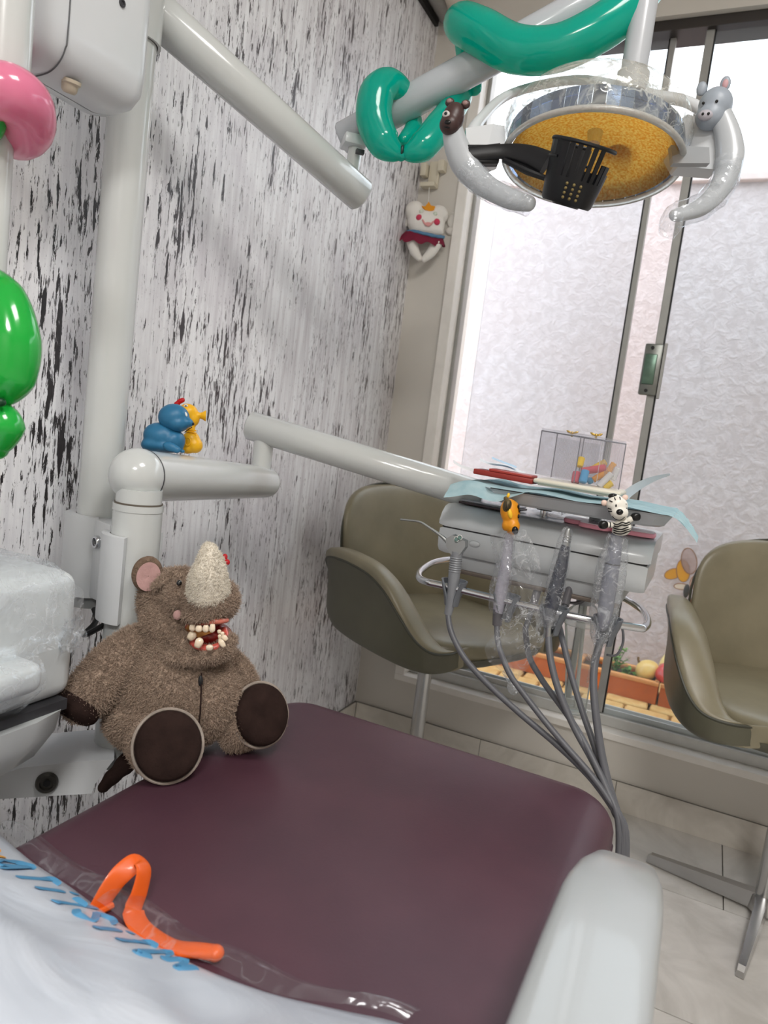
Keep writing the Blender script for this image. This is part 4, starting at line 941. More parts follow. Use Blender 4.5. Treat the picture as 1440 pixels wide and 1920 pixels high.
part('rim', MB().tube([cp(math.radians(a), .98, -.001) for a in range(64, 326, 6)], .0028, 8), M_bk, ch)
part('band', MB().tube([cp(math.radians(a), .70, .0) for a in range(60, 215, 6)], .002, 8), M_bk, ch)
for rr in range(4):
    for cc in range(3):
        p_ = cp(math.radians(246+cc*14), .33-.075*rr, .0004); f = MB().ell(p_, .0022, seg=8, rg=6); part('vent_hole', f, mat('vent_gold', (120, 104, 60), .5), ch)
arm_pts = spline([D(876, 290, 1.078), D(940, 284, 1.072), D(985, 290, 1.06), D(1025, 308, 1.045)], 6)
part('arm', MB().tube(arm_pts, [.012, .0115, .015, .019], 14, up=-DOWN, sx=1., sy=.45), M_bk, ch, ang=50)
part('arm_brace', MB().tube([D(945, 300, 1.07), D(990, 322, 1.05), D(1022, 334, 1.045)], [.004, .005, .004], 8), M_bk, ch)
part('clip', MB().box(D(905, 290, 1.08), (.05, .028, .01), SCR, .003), M_bk, ch)
# ================================================================== TRAY ARM
ta = thing('tray_arm', (CXc, CYc, .895), 'white swing arm with a round end holding the instrument table', 'arm')
TB = D(258, 892, 1.085); TE = D(496, 904, 1.52)
def capsule(a, b, r0, r1, seg=32): return MB().tube([V(a).lerp(V(b), k/6) for k in range(7)], [r0, r1], seg, round_ends=True)
tdir = (TE-TB).normalized()
part('ball_end', MB().ell(TB, .0425, frame_from(tdir), seg=32, rg=20), M_post, ta, ang=80)
part('ball_seam', MB().lathe([(.0414, .006), (.0424, .0065), (.0424, .0085), (.0414, .009)], TB, tdir, 36), M_dgrey, ta)
part('lower_tube', MB().tube([TB+tdir*.009+(TE-TB-tdir*.009)*(k/6) for k in range(7)], [.0405, .0385, .036, .0335], 32, round_ends=False).ell(TE, .0335, seg=28, rg=16), M_post, ta, ang=60)
part('neck', MB().cyl((CXc, CYc, .894), (CXc, CYc, .915), CR*.93, seg=28), M_post, ta)
SB, ST = D(489, 882, 1.49), D(496, 815, 1.49)
part('riser', MB().cyl((ST.x, ST.y, SB.z), (ST.x, ST.y, ST.z), .0205, seg=24), M_post, ta)
U0, U1 = D(467, 797, 1.495), D(905, 931, 1.41)
part('upper_tube', MB().cyl(U0, U1, .0305, .0305, 32, .005), M_post, ta, ang=50)
part('end_pivot', MB().cyl(U1+V((-.03, 0, -.055)), U1+V((-.03, 0, .0)), .016, seg=20), M_enam2, ta)

# toys on the arm
def toy(name, label, dpt, base_px): 
    t = thing(name, D(*base_px, dpt), label, 'toy'); return t
def pxblob(lst, dpt, R=SCR):
    b = MB(); k = dpt/FPX
    for (px, py, dd, rx, ry, rz, roll) in lst: b.ell(D(px, py, dpt+dd), (rx*k, ry*k, rz*k), R @ Matrix.Rotation(math.radians(-roll), 3, 'Z'), seg=20, rg=12)
    return b
d_ = 1.19; t = toy('seal_toy', 'blue rubber seal squirt toy on the round end of the tray arm', d_, (310, 850))
M_blue = mat('blue_rubber', (44, 112, 152), .42, var=.05, vscale=15)
bdy = part('body', blob(pxblob([(302, 818, 0, 33, 26, 30, 10), (290, 834, 0, 25, 15, 28, 0), (325, 826, 0, 22, 22, 25, 0), (310, 838, 0, 34, 11, 28, 4)], d_), ORG[t], .0025, 5), M_blue, t)
hd3 = part('head', blob(pxblob([(326, 783, -.004, 29, 26, 28, 0), (334, 795, -.008, 20, 15, 22, 0), (352, 792, -.006, 11, 9, 14, 25)], d_), ORG[t], .0022, 4), M_blue, t)
part('flipper', blob(pxblob([(320, 838, -.024, 16, 9, 6, 20), (331, 843, -.024, 9, 7, 6, 10)], d_), ORG[t], .0022, 3), M_blue, t)
part('flipper', blob(pxblob([(342, 846, -.016, 5, 4, 6, 10)], d_), ORG[t], .0022, 2), M_blue, t)
part('nose', pxblob([(362, 795, -.006, 2.2, 3, 4, 20)], d_), MK, hd3); part('eye', pxblob([(349, 777, -.014, 2, 4.5, 3, -15)], d_), MW, hd3); part('mouth', MB().tube([D(360, 801, d_-.012), D(352, 806, d_-.02), D(346, 811, d_-.022)], .0008, 6), MK, hd3)
d_ = 1.235; t = toy('seahorse_toy', 'yellow rubber seahorse squirt toy behind the blue seal', d_, (362, 850))
M_yel = mat('yellow_rubber', (244, 184, 30), .38, var=.05, vscale=15)
bdy = part('body', blob(pxblob([(358, 826, 0, 17, 18, 18, 0), (366, 835, 0, 14, 15, 17, 0), (352, 842, 0, 14, 9, 16, 0)], d_), ORG[t], .0022, 4), M_yel, t)
hd3 = part('head', blob(pxblob([(353, 774, 0, 19, 17, 18, 25), (362, 785, 0, 12, 15, 14, 0), (372, 779, 0, 9, 6, 7, -10), (357, 802, 0, 9, 14, 11, 0)], d_), ORG[t], .002, 3), M_yel, t)
part('spout', MB().lathe([(.004, 0), (.0065, .008), (.0095, .0125), (.0095, .0135), (.006, .0125), (.001, .011)], D(371, 779, d_), ray(384, 779).normalized()*.25+RIGHT*.9+DOWN*.05, 18), M_yel, hd3)
for i in range(4): part('neck_ridge', MB().tube([D(345+2*i, 805+4*i, d_-.01), D(357, 806+4*i, d_-.0125), D(368, 808+4*i, d_-.008)], .0011, 6), M_yel, bdy)
part('belly_ring', MB().tube([D(352+5*math.cos(a), 828+7*math.sin(a), d_-.0165) for a in [2*math.pi*k/16 for k in range(16)]], .0008, 6, closed=True), M_yel, bdy)
part('comb', blob(pxblob([(338, 752, 0, 7, 5, 4, -20), (343, 750, 0, 4, 5, 4, 0), (332, 757, 0, 7, 5, 4, -20)], d_), ORG[t], .0016, 2), mat('red_rubber', (186, 16, 26), .4), hd3)
part('eye', pxblob([(348.5, 761, -.0125, 4, 2.6, 2.5, 0)], d_), MW, hd3); part('pupil', pxblob([(348.5, 761, -.0145, 1.8, 1.2, 2, 0)], d_), MK, hd3)

# ================================================================== INSTRUMENT TABLE
FY = 1.265
q1, q2 = PY(821, 982, FY), PY(1219, 1063, FY)
tx0, tx1 = q1.x, q2.x; tz = (q1.z+q2.z)/2; tilt = math.atan2(q2.z-q1.z, tx1-tx0)*.7
it = thing('instrument_table', ((tx0+tx1)/2, FY+.12, tz-.08), 'white instrument table with chrome rail and four handpiece holders', 'dental cart')
RT = Matrix.Rotation(-tilt, 3, 'Y'); tc_ = V(((tx0+tx1)/2, FY, tz))
def TP(x, y, z): return tc_+RT@V((x, y, z))        # table-local: x across, y into depth, z above the seam
hw = (tx1-tx0)/2
M_tab = mat('table_white', (200, 204, 207), .28, coat=.3, var=.02); M_tab2 = mat('table_grey', (176, 179, 182), .35)
def slab(prof, wl, bev=.02):
    """profile of (y,z, end inset) lofted across x"""
    rings = []
    for xx, k in ((-1, bev), (-1, bev*.35), (-1, 0), (1, 0), (1, bev*.35), (1, bev)): pass
    b = MB()
    for (s_, ins, sc_) in [(-1, 0, .90), (-1, .006, .97), (-1, .016, 1.), (1, .016, 1.), (1, .006, .97), (1, 0, .90)]:
        cy_ = sum(p[0] for p in prof)/len(prof); cz_ = sum(p[1] for p in prof)/len(prof)
        rings.append([TP(s_*(wl-ins), cy_+(p[0]-cy_)*(.985 if sc_ < 1 else 1)*(sc_ if sc_ > .95 else .95), cz_+(p[1]-cz_)*sc_) for p in prof])
    return b.rings(rings)
part('lower_body', slab([(0, -.003), (-.002, -.02), (.002, -.042), (.012, -.052), (.235, -.052), (.25, -.04), (.25, -.003)], hw-.003), M_tab, it, ang=35)
part('seam', slab([(.004, -.004), (.004, .003), (.244, .003), (.244, -.004)], hw-.006), M_dgrey, it)
part('lid', slab([(0, .0), (-.001, .008), (.008, .024), (.022, .036), (.04, .041), (.23, .041), (.25, .03), (.25, .0)], hw), M_tab, it, ang=35)
part('under_tray', MB().box(TP(.0, .11, -.066), (hw*1.62, .18, .03), RT, .005), M_tab2, it)
part('under_strip', MB().box(TP(.0, .022, -.083), (hw*1.6, .012, .008), RT, .002), mat('rusty_steel', (118, 108, 100), .5, .4), it)
part('logo_plate', MB().ell(TP(-hw+.078, -.002, -.022), (.010, .002, .005), RT), M_tab, it); part('logo_rim', MB().tube([TP(-hw+.078+.0105*math.cos(a), -.0025, -.022+.0055*math.sin(a)) for a in [2*math.pi*k/20 for k in range(20)]], .0006, 6, closed=True), M_tab2, it)
# chrome rail loop
def rp(px, py, z=.778): return PZ(px, py, z)
RZ = PY(800, 1082, 1.205).z
rail_px = [(880, 1050), (845, 1049), (812, 1055), (789, 1070), (786, 1083), (800, 1091), (830, 1098), (900, 1115), (1000, 1139), (1100, 1161), (1190, 1176), (1207, 1177), (1214, 1166), (1205, 1145), (1180, 1127), (1150, 1112)]
rail_pts = [PZ(x, y, lerp(.787, .776, (x-786)/430)) for x, y in rail_px]
part('rail', MB().tube(spline(rail_pts, 6), .0066, 16), M_chrome, it, ang=70, label='chrome rail')
for px in (880, 1150):
    a = rail_pts[0] if px == 880 else rail_pts[-1]; part('rail_mount', MB().tube([a, V((a.x, max(a.y, FY+.06), tz-.07))], .0066, 12), M_chrome, it)
HY = 1.19
# holders: cupped fork on the rail
def holder(px, py):
    c = PY(px, py, HY); b = MB(); hgt = .046
    def sec(t_, r_, th, a0, a1, n=16):
        o = []
        for k in range(n+1):
            a = math.radians(lerp(a0, a1, k/n)); o.append(c+V((r_*math.cos(a), r_*math.sin(a)+.004, t_)))
        for k in range(n, -1, -1):
            a = math.radians(lerp(a0, a1, k/n)); o.append(c+V(((r_-th)*math.cos(a), (r_-th)*math.sin(a)+.004, t_)))
        return o
    b.rings([sec(-hgt/2, .0125, .0035, -60, 240), sec(-hgt*.15, .0155, .0035, -60, 240), sec(hgt*.2, .021, .0035, -50, 230), sec(hgt/2, .024, .0035, -38, 218)])
    h = part('holder', b, mat('holder_grey', (104, 108, 114), .45, var=.04), it, ang=40)
    part('holder_clip', MB().box(c+V((0, .018, .004)), (.022, .018, .026), None, .004), mat('holder_grey', (104, 108, 114), .45), h)
for p_ in ((848, 1112), (946, 1140), (1036, 1164), (1136, 1184)): holder(*p_)
# pillar that carries the tray
pl_ = [TP(-.02, .10, .04), TP(.075, .10, .04)]
part('tray_pillar', MB().box(TP(-.015, .085, .058), (.012, .02, .05), RT, .002), M_chrome, it); part('tray_pillar', MB().box(TP(.08, .085, .058), (.02, .02, .05), RT, .002), M_tab2, it)
part('pillar_knob', MB().box(TP(-.012, .07, .062), (.03, .012, .014), RT, .003), M_dark, it)
# things lying on the table top
ztop = .042
t = thing('booklet', TP(-.12, .1, ztop), 'dark thin booklet lying on the left of the table top', 'booklet')
part('cover', MB().box(TP(-.115, .085, ztop+.0035), (.105, .10, .004), RT @ Matrix.Rotation(-.1, 3, 'Z'), .001), mat('dark_maroon_cover', (54, 40, 46), .4), t); part('pages', MB().box(TP(-.117, .095, ztop+.0072), (.10, .094, .003), RT @ Matrix.Rotation(-.12, 3, 'Z'), .0006), mat('glossy_grey_pages', (178, 178, 186), .2), t)
M_pkr = mat('pink_plastic', (242, 160, 178), .35)
def pinkpad(x, y, w_, d_, rot, label):
    t = thing('pink_pad', TP(x, y, ztop), label, 'pad'); R = RT @ Matrix.Rotation(rot, 3, 'Z')
    def ol(k, z): return [TP(x, y, ztop+z)+R@V((w_*k*math.copysign(abs(math.cos(a))**.6, math.cos(a)), d_*k*math.copysign(abs(math.sin(a))**.6, math.sin(a)), 0)) for a in [2*math.pi*j/30 for j in range(30)]]
    part('base', MB().rings([ol(.97, .0005), ol(1, .003), ol(1, .006), ol(.97, .008)]), M_pkr, t); part('top_sheet', MB().rings([ol(.92, .0081), ol(.92, .0095)]), mat('pale_pink_sheet', (240, 224, 228), .3), t)
pinkpad(.062, .075, .036, .028, .1, 'pink pad with pale top behind the table tray pillar'); pinkpad(.088, .038, .028, .02, -.1, 'small pink pad nearest the table front edge'); pinkpad(.148, .06, .042, .03, .05, 'pink pad behind the zebra topper')
t = thing('paper_sheet', TP(-.01, .12, ztop), 'white glossy paper sheet lying behind the pink pads', 'paper')
part('sheet', MB().grid(lambda i, j: TP(lerp(-.05, .12, i), lerp(.11, .2, j), ztop+.003+.004*math.sin(i*7+j*3)**2), 16, 8), mat('paper_white', (236, 236, 238), .3), t)
t = thing('crumpled_film', TP(.02, .09, ztop), 'crumpled clear film bunched under the blue-lined tray', 'film')
def crum(i, j):
    p = TP(lerp(-.075, .15, i), lerp(.045, .14, j), ztop+.012+.028*math.sin(j*3.1)); return p+mnoise.noise_vector(V((i*9, j*6, 7)))*.016
part('film', MB().grid(crum, 40, 18), film('crumple_film', .30, 70), t)
for s_ in range(5):
    a = TP(-.06+.02*s_, .05, ztop+.03); part('fold', MB().tube(spline([a, a+V((.03, .0, .012-.004*s_)), a+V((.07, .01, .002)), a+V((.10, .0, -.012+.003*s_))], 6), .0016, 6), mat('film_fold', (214, 216, 222), .2), t)

# ---------------------------------------------------------------- blue-lined tray above the table
TYf = 1.20
qa, qb = PY(900, 912, TYf), PY(1262, 968, TYf)
tl_ = math.atan2(qb.z-qa.z, qb.x-qa.x); RTr = Matrix.Rotation(-tl_, 3, 'Y'); tro = qa.lerp(qb, .5)
def TR(x, y, z): return tro+RTr@V((x, y, z))
thw = (qb-qa).length/2
tr = thing('instrument_tray', TR(0, .1, -.02), 'grey instrument tray lined with pale blue paper above the table', 'tray')
M_trg = mat('tray_grey', (176, 180, 184), .3, .1)
rings = []
for z, ins in ((-.024, .02), (-.02, .012), (-.004, .002), (.0, -.002), (.0, .004), (-.004, .006), (-.018, .016)):
    rings.append([TR(sx_*(thw-ins-(0 if k2 else .02)), yy, z) for sx_, yy, k2 in [(-1, ins+.02, 1), (-1, ins, 0), (1, ins, 0), (1, ins+.02, 1), (1, .20-ins-.02, 1), (1, .20-ins, 0), (-1, .20-ins, 0), (-1, .20-ins-.02, 1)]])
part('tray_pan', MB().rings(rings), M_trg, tr, False)
part('rim_line', MB().tube([TR(x, -.003, .0005) for x in (-thw+.02, thw-.005)], .0009, 6), M_dark, tr)
def m_blue_paper():
    t = NT('pleated_blue_paper'); b = t.b; b.inputs['Roughness'].default_value = .8; v = t.coord((1, 1, 1)); 
    b.inputs['Base Color'].default_value = (*srgb((186, 218, 226)), 1)
    t.l(t.mix(t.ramp(t.noise(v, 60, 3, .5), [(.35, 0.), (.65, 1.)]), srgb((174, 210, 220)), srgb((198, 226, 233))), b.inputs['Base Color'])
    tl = t.n('ShaderNodeBsdfTranslucent'); tl.inputs[0].default_value = (*srgb((190, 224, 232)), 1); mx = t.n('ShaderNodeMixShader'); mx.inputs[0].default_value = .35
    t.l(b.outputs[0], mx.inputs[1]); t.l(tl.outputs[0], mx.inputs[2]); t.l(mx.outputs[0], t.out.inputs[0]); return t.m
M_bp = m_blue_paper()
def liner(i, j):
    x = lerp(-thw-.060, thw+.045, i); y = lerp(-.006, .205, j); z = .0035+.0018*math.sin(i*20)+.0012*math.sin(j*70)
    le = max(0, (-thw+.01-x)/.07); ri = max(0, (x-thw+.006)/.045)
    z -= .010*le*le-.004*math.sin(le*3.1)*math.sin(j*20)
    z -= .034*ri**1.5; x -= .004*ri
    y = lerp(y, .045, min(1, ri)*.55)
    fr = max(0, (.10-j)/.10)
    dr = 1 if i < .24 else max(0, 1-(i-.24)/.10)
    z -= fr*(.021*dr*(1+.08*math.sin(i*40)))+ .001*fr; y -= fr*.006*dr
    z += .0014*math.sin(y*260)*min(1, ri*2+.15)
    return TR(x, y, z)
part('paper_liner', MB().grid(liner, 110, 50), M_bp, tr, ang=80, label='pale blue pleated paper liner')
# objects on the tray
t = thing('red_case', TR(-.10, .05, .006), 'long dark red flat case on the left of the blue tray', 'case')
ra, rb2 = PY(889, 881, 1.25), PY(1000, 901, 1.25)
rdir = (rb2-ra).normalized(); RR = frame_from(V((0, 0, 1))-rdir*rdir.z, rdir)
RR = Matrix((rdir, V((0, 0, 1)).cross(rdir).normalized(), rdir.cross(V((0, 0, 1)).cross(rdir).normalized()))).transposed()
part('case_body', MB().box(ra.lerp(rb2, .5)+V((0, .02, -.002)), ((rb2-ra).length, .05, .010), RR, .002), mat('dark_red_plastic', (146, 46, 40), .4), t); part('case_lid', MB().box(ra.lerp(rb2, .62)+V((0, .018, .0055)), ((rb2-ra).length*.72, .046, .005), RR, .002), mat('red_plastic', (166, 58, 50), .35), t)
t = thing('blue_pouch', D(945, 875, 1.36), 'pale blue and white paper pouch lying on the red case', 'pouch')
part('pouch_paper', MB().grid(lambda i, j: D(lerp(900, 985, i), lerp(864, 888, i)-lerp(0, 5, j)+2*math.sin(i*8), lerp(1.30, 1.40, j)), 16, 6), mat('pouch_white', (236, 240, 244), .6), t); part('pouch_window', MB().grid(lambda i, j: D(lerp(922, 968, i), lerp(863.5, 881, i)-lerp(0, 4, j), lerp(1.30, 1.36, j))+V((0, 0, .003)), 8, 4), mat('pouch_blue', (168, 208, 236), .4), t)
t = thing('white_tissue', D(870, 878, 1.31), 'white tissue corner at the left end of the blue tray', 'tissue')
part('sheet', MB().grid(lambda i, j: D(lerp(850, 895, i), lerp(862, 884, i)+lerp(0, 6, j)+2*math.sin(i*5), lerp(1.34, 1.30, j)), 12, 5), mat('tissue_white', (240, 240, 242), .8), t)
t = thing('box_tray', TR(.03, .06, .006), 'flat cream plastic stand under the clear ribbed box', 'stand')
ca, cb2 = PY(1000, 898, 1.245), PY(1165, 925, 1.245); cdir = (cb2-ca).normalized(); CC = Matrix((cdir, V((0, 0, 1)).cross(cdir).normalized(), cdir.cross(V((0, 0, 1)).cross(cdir).normalized()))).transposed()
part('slab', MB().box(ca.lerp(cb2, .5)+V((0, .055, -.002)), ((cb2-ca).length, .115, .008), CC, .0035, 3), mat('cream_plastic', (222, 216, 200), .4), t); part('foot', MB().box(ca.lerp(cb2, .5)+V((0, .055, -.0075)), ((cb2-ca).length*.9, .10, .004), CC, .001), mat('cream_plastic', (222, 216, 200), .4), t)
# clear ribbed box with gold bow clips
bxF, bxL, bxR = PY(1076, 905, 1.25), PY(1004, 888, 1.315), PY(1160, 918, 1.30)
bxB = bxL+bxR-bxF; up_d = V((0, 0, 1)); BH = .080
cb = thing('clear_box', (bxF+bxB)/2, 'clear ribbed acrylic box with gold bow clips holding coloured dental rolls', 'box')
M_acr = clear('acrylic_clear', .05, (238, 238, 240), .06); M_acr2 = clear('acrylic_ribbed', .12, (234, 234, 238), .12); M_edge = mat('acrylic_edge', (150, 150, 158), .15, trans=.3)
def wall_(a, b, ribbed, n=26):
    w_ = MB(); h = up_d*BH
    if ribbed:
        d = (b-a); nn = d.cross(up_d).normalized()
        w_.grid(lambda i, j: a+d*i+h*j+nn*.0011*abs(math.sin(i*n*math.pi)), n*6, 1)
        return part('ribbed_wall', w_, M_acr2, cb, ang=60)
    w_.prism([a, b, b+h, a+h], (b-a).cross(up_d).normalized()*.002); return part('wall', w_, M_acr, cb, False)
mL = bxL.lerp(bxF, .42); mR = bxF.lerp(bxR, .48)
wall_(bxL, mL, False); wall_(mL, bxF, True); wall_(bxF, mR, False); wall_(mR, bxR, True); wall_(bxR, bxB, True); wall_(bxB, bxL, False)
part('divider', MB().prism([mL, bxR.lerp(bxB, .6), bxR.lerp(bxB, .6)+up_d*BH*.9, mL+up_d*BH*.9], (.002, 0, 0)), M_acr, cb, False)
part('lid', MB().prism([p+up_d*(BH+.0005) for p in (bxF, bxR, bxB, bxL)], up_d*.004), M_acr2, cb, False)
for (a, b) in [(bxF, bxR), (bxR, bxB), (bxB, bxL), (bxL, bxF)]: part('edge', MB().tube([a+up_d*BH, b+up_d*BH], .0011, 6), M_edge, cb); 
for a in (bxF, bxR, bxB, bxL, mL): part('edge', MB().tube([a, a+up_d*BH], .0009, 6), M_edge, cb)
M_gold = mat('gold_clip', (206, 172, 92), .25, .9)
for px, py, dd in ((1073, 812, 1.30), (1118, 816, 1.27)):
    c = D(px, py, dd); g = part('bow_clip', MB().ell(c, (.003, .003, .003)), M_gold, cb)
    for sx_, sz_ in ((-1, .6), (1, .6), (-.6, .1), (.6, .1)): part('bow_wing', MB().ell(c+V((.006*sx_, 0, .003*sz_)), (.0055, .002, .0018), Matrix.Rotation(-.5*sx_*sz_, 3, 'Y')), M_gold, g)
    part('bow_pin', MB().cyl(c+V((0, 0, -.007)), c, .002, seg=8), M_gold, g)
rolls = [((1091, 858), (1086, 875), (246, 206, 40), .0062, 'yellow dental roll standing upright in the clear box', 1.285), ((1110, 880), (1136, 866), (246, 202, 60), .006, 'yellow dental roll leaning over the pink one', 1.295), ((1090, 884), (1136, 877), (214, 92, 104), .0068, 'pink dental roll lying across the others', 1.285), ((1082, 885), (1078, 905), (206, 84, 100), .0075, 'pink dental roll standing at the box corner', 1.275),
         ((1098, 882), (1092, 905), (74, 158, 208), .0072, 'light blue dental roll standing at the front of the box', 1.262), ((1122, 912), (1147, 888), (240, 238, 236), .0058, 'white dental roll leaning at the front right of the box', 1.262), ((1112, 900), (1138, 884), (242, 166, 60), .0055, 'orange dental roll behind the white one', 1.285), ((1140, 885), (1152, 868), (246, 178, 52), .0055, 'amber dental roll standing at the right of the box', 1.295), ((1148, 900), (1158, 877), (238, 236, 232), .006, 'white dental roll against the right wall of the box', 1.285), ((1132, 915), (1148, 905), (250, 214, 60), .006, 'yellow dental roll at the right bottom of the box', 1.265), ((1108, 905), (1104, 898), (60, 140, 180), .0055, 'short teal dental roll beside the light blue one', 1.27)]
for (a, b, col, r_, lab, dd) in rolls:
    A_, B_ = D(*a, dd), D(*b, dd-.004); t = thing('dental_roll', A_, lab, 'dental roll', 'coloured rolls in the clear box')
    part('roll', MB().cyl(A_, B_, r_, seg=16, bev=.0012), mat('roll_%d_%d_%d' % col, col, .75, bump=.2, bscale=400), t)
t = thing('paper_slip', D(1180, 920, 1.24), 'white curled paper slip at the right end of the blue tray', 'paper')
part('slip', MB().grid(lambda i, j: D(lerp(1166, 1256, i), lerp(924, 888, i**.8)+lerp(0, 20*(1-i), j)-6*math.sin(i*3.1)+j*4, lerp(1.25, 1.27, i)+.02*j), 20, 6), mat('slip_white', (240, 241, 246), .7), t, ang=80)

# ================================================================== HANDPIECES WITH HOSES
M_hose = mat('grey_hose', (94, 95, 100), .42, var=.03); M_hp = mat('handpiece_grey', (138, 141, 146), .35, .2); M_steel = mat('brushed_steel', (176, 178, 178), .28, 1.); M_navy = mat('navy_body', (26, 32, 52), .25, coat=.4); M_conn = mat('hose_connector', (96, 94, 98), .4)
def hose_path(pxs, y0=HY, y1=1.085):
    n = len(pxs); pts = []
    for i, (x, y) in enumerate(pxs):
        pts.append(PY(x, y, lerp(y0, y1, (i/(n-1))**.9)))
    e = pts[-1]; pts += [V((e.x+.012, e.y-.01, e.z-.10)), V((e.x+.015, e.y+.0, e.z-.28)), V((e.x-.0, e.y+.02, .02))]
    return spline(pts, 7)
H1 = [(840, 1150), (846, 1185), (870, 1232), (912, 1280), (974, 1337), (1038, 1391), (1086, 1436), (1116, 1469), (1146, 1511), (1173, 1560)]
H2 = [(932, 1168), (933, 1200), (942, 1232), (957, 1266), (982, 1301), (1019, 1349), (1061, 1399), (1104, 1448), (1140, 1497), (1168, 1552)]
H3 = [(1028, 1190), (1032, 1235), (1047, 1293), (1076, 1362), (1108, 1420), (1134, 1473), (1152, 1520), (1167, 1562)]
H4 = [(1126, 1200), (1115, 1245), (1113, 1290), (1118, 1345), (1128, 1413), (1143, 1477), (1158, 1526), (1170, 1566)]
H5 = [(1048, 1172), (1056, 1205), (1072, 1268), (1093, 1337), (1114, 1397), (1132, 1455), (1150, 1508), (1166, 1556)]
H6 = [(985, 1180), (992, 1230), (1012, 1268), (1034, 1300), (1060, 1335), (1088, 1378), (1114, 1428), (1138, 1480), (1160, 1545)]
def pY(px, py, dy=0): return PY(px, py, HY+dy)
# 1 air-water syringe
t = thing('air_water_syringe', pY(848, 1150), 'grey air and water syringe with bent steel nozzle on the leftmost holder', 'syringe')
part('handle', MB().tube([pY(840, 1152), pY(846, 1125), pY(851, 1085), pY(855, 1048), pY(857, 1034)], [.007, .0095, .0105, .0105, .011], 20), M_hp, t)
for i in range(7): part('grip_ring', MB().lathe([(.0108, 0), (.0114, .0012), (.0108, .0024)], pY(852.4+.45*i, 1072-4.2*i), pY(857, 1034)-pY(851, 1085), 20), M_hp, t)
hd4 = part('head', MB().prism([pY(836, 1010, -.009), pY(848, 1003, -.009), pY(872, 1015, -.009), pY(872, 1026, -.009), pY(862, 1040, -.009), pY(845, 1040, -.009), pY(836, 1024, -.009)], (0, .018, 0)), M_steel, t, False)
for px, py in ((856, 1012), (862, 1009)):
    bt_ = part('button', MB().cyl(pY(px, py+2, -.006), pY(px, py-1, -.015), .0042, seg=14, bev=.001), mat('button_green', (54, 92, 84), .4), hd4); part('button_ring', MB().tube([pY(px, py-1, -.015)+V((.0044*math.cos(a), 0, .0044*math.sin(a))) for a in [2*math.pi*k/16 for k in range(16)]], .0006, 5, closed=True), MW, bt_)
part('nozzle', MB().tube(spline([pY(838, 1015), pY(826, 1004), pY(806, 990), pY(788, 979), pY(770, 976), pY(751, 974)], 6), [.0042, .003, .002, .0018, .0018, .0018], 12), M_steel, t)
part('hose', MB().tube(hose_path(H1), .0052, 12), M_hose, t)
# 2 handpiece under film with orange topper
t = thing('bagged_handpiece', pY(935, 1165), 'slim film-wrapped handpiece carrying the orange animal topper', 'handpiece')
part('body', MB().tube([pY(932, 1170), pY(934, 1145), pY(940, 1105), pY(948, 1060), pY(954, 1015), pY(957, 1000)], [.007, .009, .011, .010, .0075, .006], 20, round_ends=True), mat('pale_violet_grey', (168, 164, 176), .35), t)
part('connector', MB().cyl(pY(932, 1172), pY(934, 1142), .0082, .009), M_conn, t)
fl_ = MB().tube(spline([pY(933, 1148), pY(935, 1125), pY(941, 1085), pY(950, 1040), pY(957, 1000)], 8), [.013, .0185, .017, .013, .0095], 24, cap=False).jitter(.003, 80)
part('film_sleeve', fl_, film('bag_film', .26, 80), t, label='tight clear film sleeve')
def bigbag(i, j):
    L_ = [(918, 1004), (926, 1050), (942, 1090), (950, 1130), (935, 1175), (908, 1215), (915, 1240), (945, 1262)]; R_ = [(985, 992), (1010, 1040), (1016, 1090), (1018, 1130), (1022, 1165), (1020, 1205), (1000, 1240), (966, 1280)]
    a = interp([V((*p, 0)) for p in L_], j); b_ = interp([V((*p, 0)) for p in R_], j); p = a.lerp(b_, i)
    return PY(p.x, p.y, HY-.014+.018*math.sin(i*3.14)*-1+.012*mnoise.noise(V((i*4, j*7, 9)))+.02*(i-.5))
part('loose_bag', MB().grid(bigbag, 34, 50), film('loose_film', .32, 45, .08), t, label='loose clear bag hanging round the handpiece')
part('bag_tail', MB().tube(spline([PY(950, 1258, HY-.012), PY(957, 1275, HY-.02), PY(962, 1292, HY-.025), PY(966, 1302, HY-.03)], 5), [.009, .0075, .0075, .005], 12, cap=False).jitter(.003, 90), film('tail_film', .42, 90), t)
part('hose', MB().tube(hose_path(H2), .0050, 12), M_hose, t)
# 3 navy handpiece
t = thing('navy_handpiece', pY(1030, 1190), 'dark navy handpiece with steel tip under clear film', 'handpiece')
part('body', MB().tube([pY(1028, 1160), pY(1036, 1128), pY(1044, 1095), pY(1053, 1060), pY(1059, 1030), pY(1061, 1022)], [.0095, .0125, .012, .0105, .008, .0068], 20), M_navy, t)
part('steel_tip', MB().tube([pY(1061, 1023), pY(1063, 1010), pY(1065, 1001), pY(1066, 994)], [.0068, .0064, .006, .004], 18, round_ends=True), M_steel, t)
for py in (1006, 1011, 1016): part('tip_ring', MB().lathe([(.0066, 0), (.0072, .0008), (.0066, .0016)], pY(1061+(1022-py)*.17, py), pY(1066, 994)-pY(1061, 1022), 18), M_chrome, t)
part('connector', MB().cyl(pY(1027, 1196), pY(1030, 1160), .0075, .0085), M_steel, t)
part('film_sleeve', MB().tube(spline([pY(1029, 1172), pY(1030, 1152), pY(1037, 1122), pY(1047, 1075), pY(1057, 1025), pY(1065, 990)], 8), [.012, .019, .0165, .015, .0125, .0075], 24, cap=False).jitter(.003, 80), film('bag_film', .26, 80), t)
part('film_bunch', MB().tube(spline([pY(1028, 1176), pY(1030, 1158), pY(1034, 1140)], 6), [.011, .0185, .018], 24, cap=False).jitter(.005, 120), film('tail_film', .42, 90), t)
part('hose', MB().tube(hose_path(H3), .0058, 12), M_hose, t)
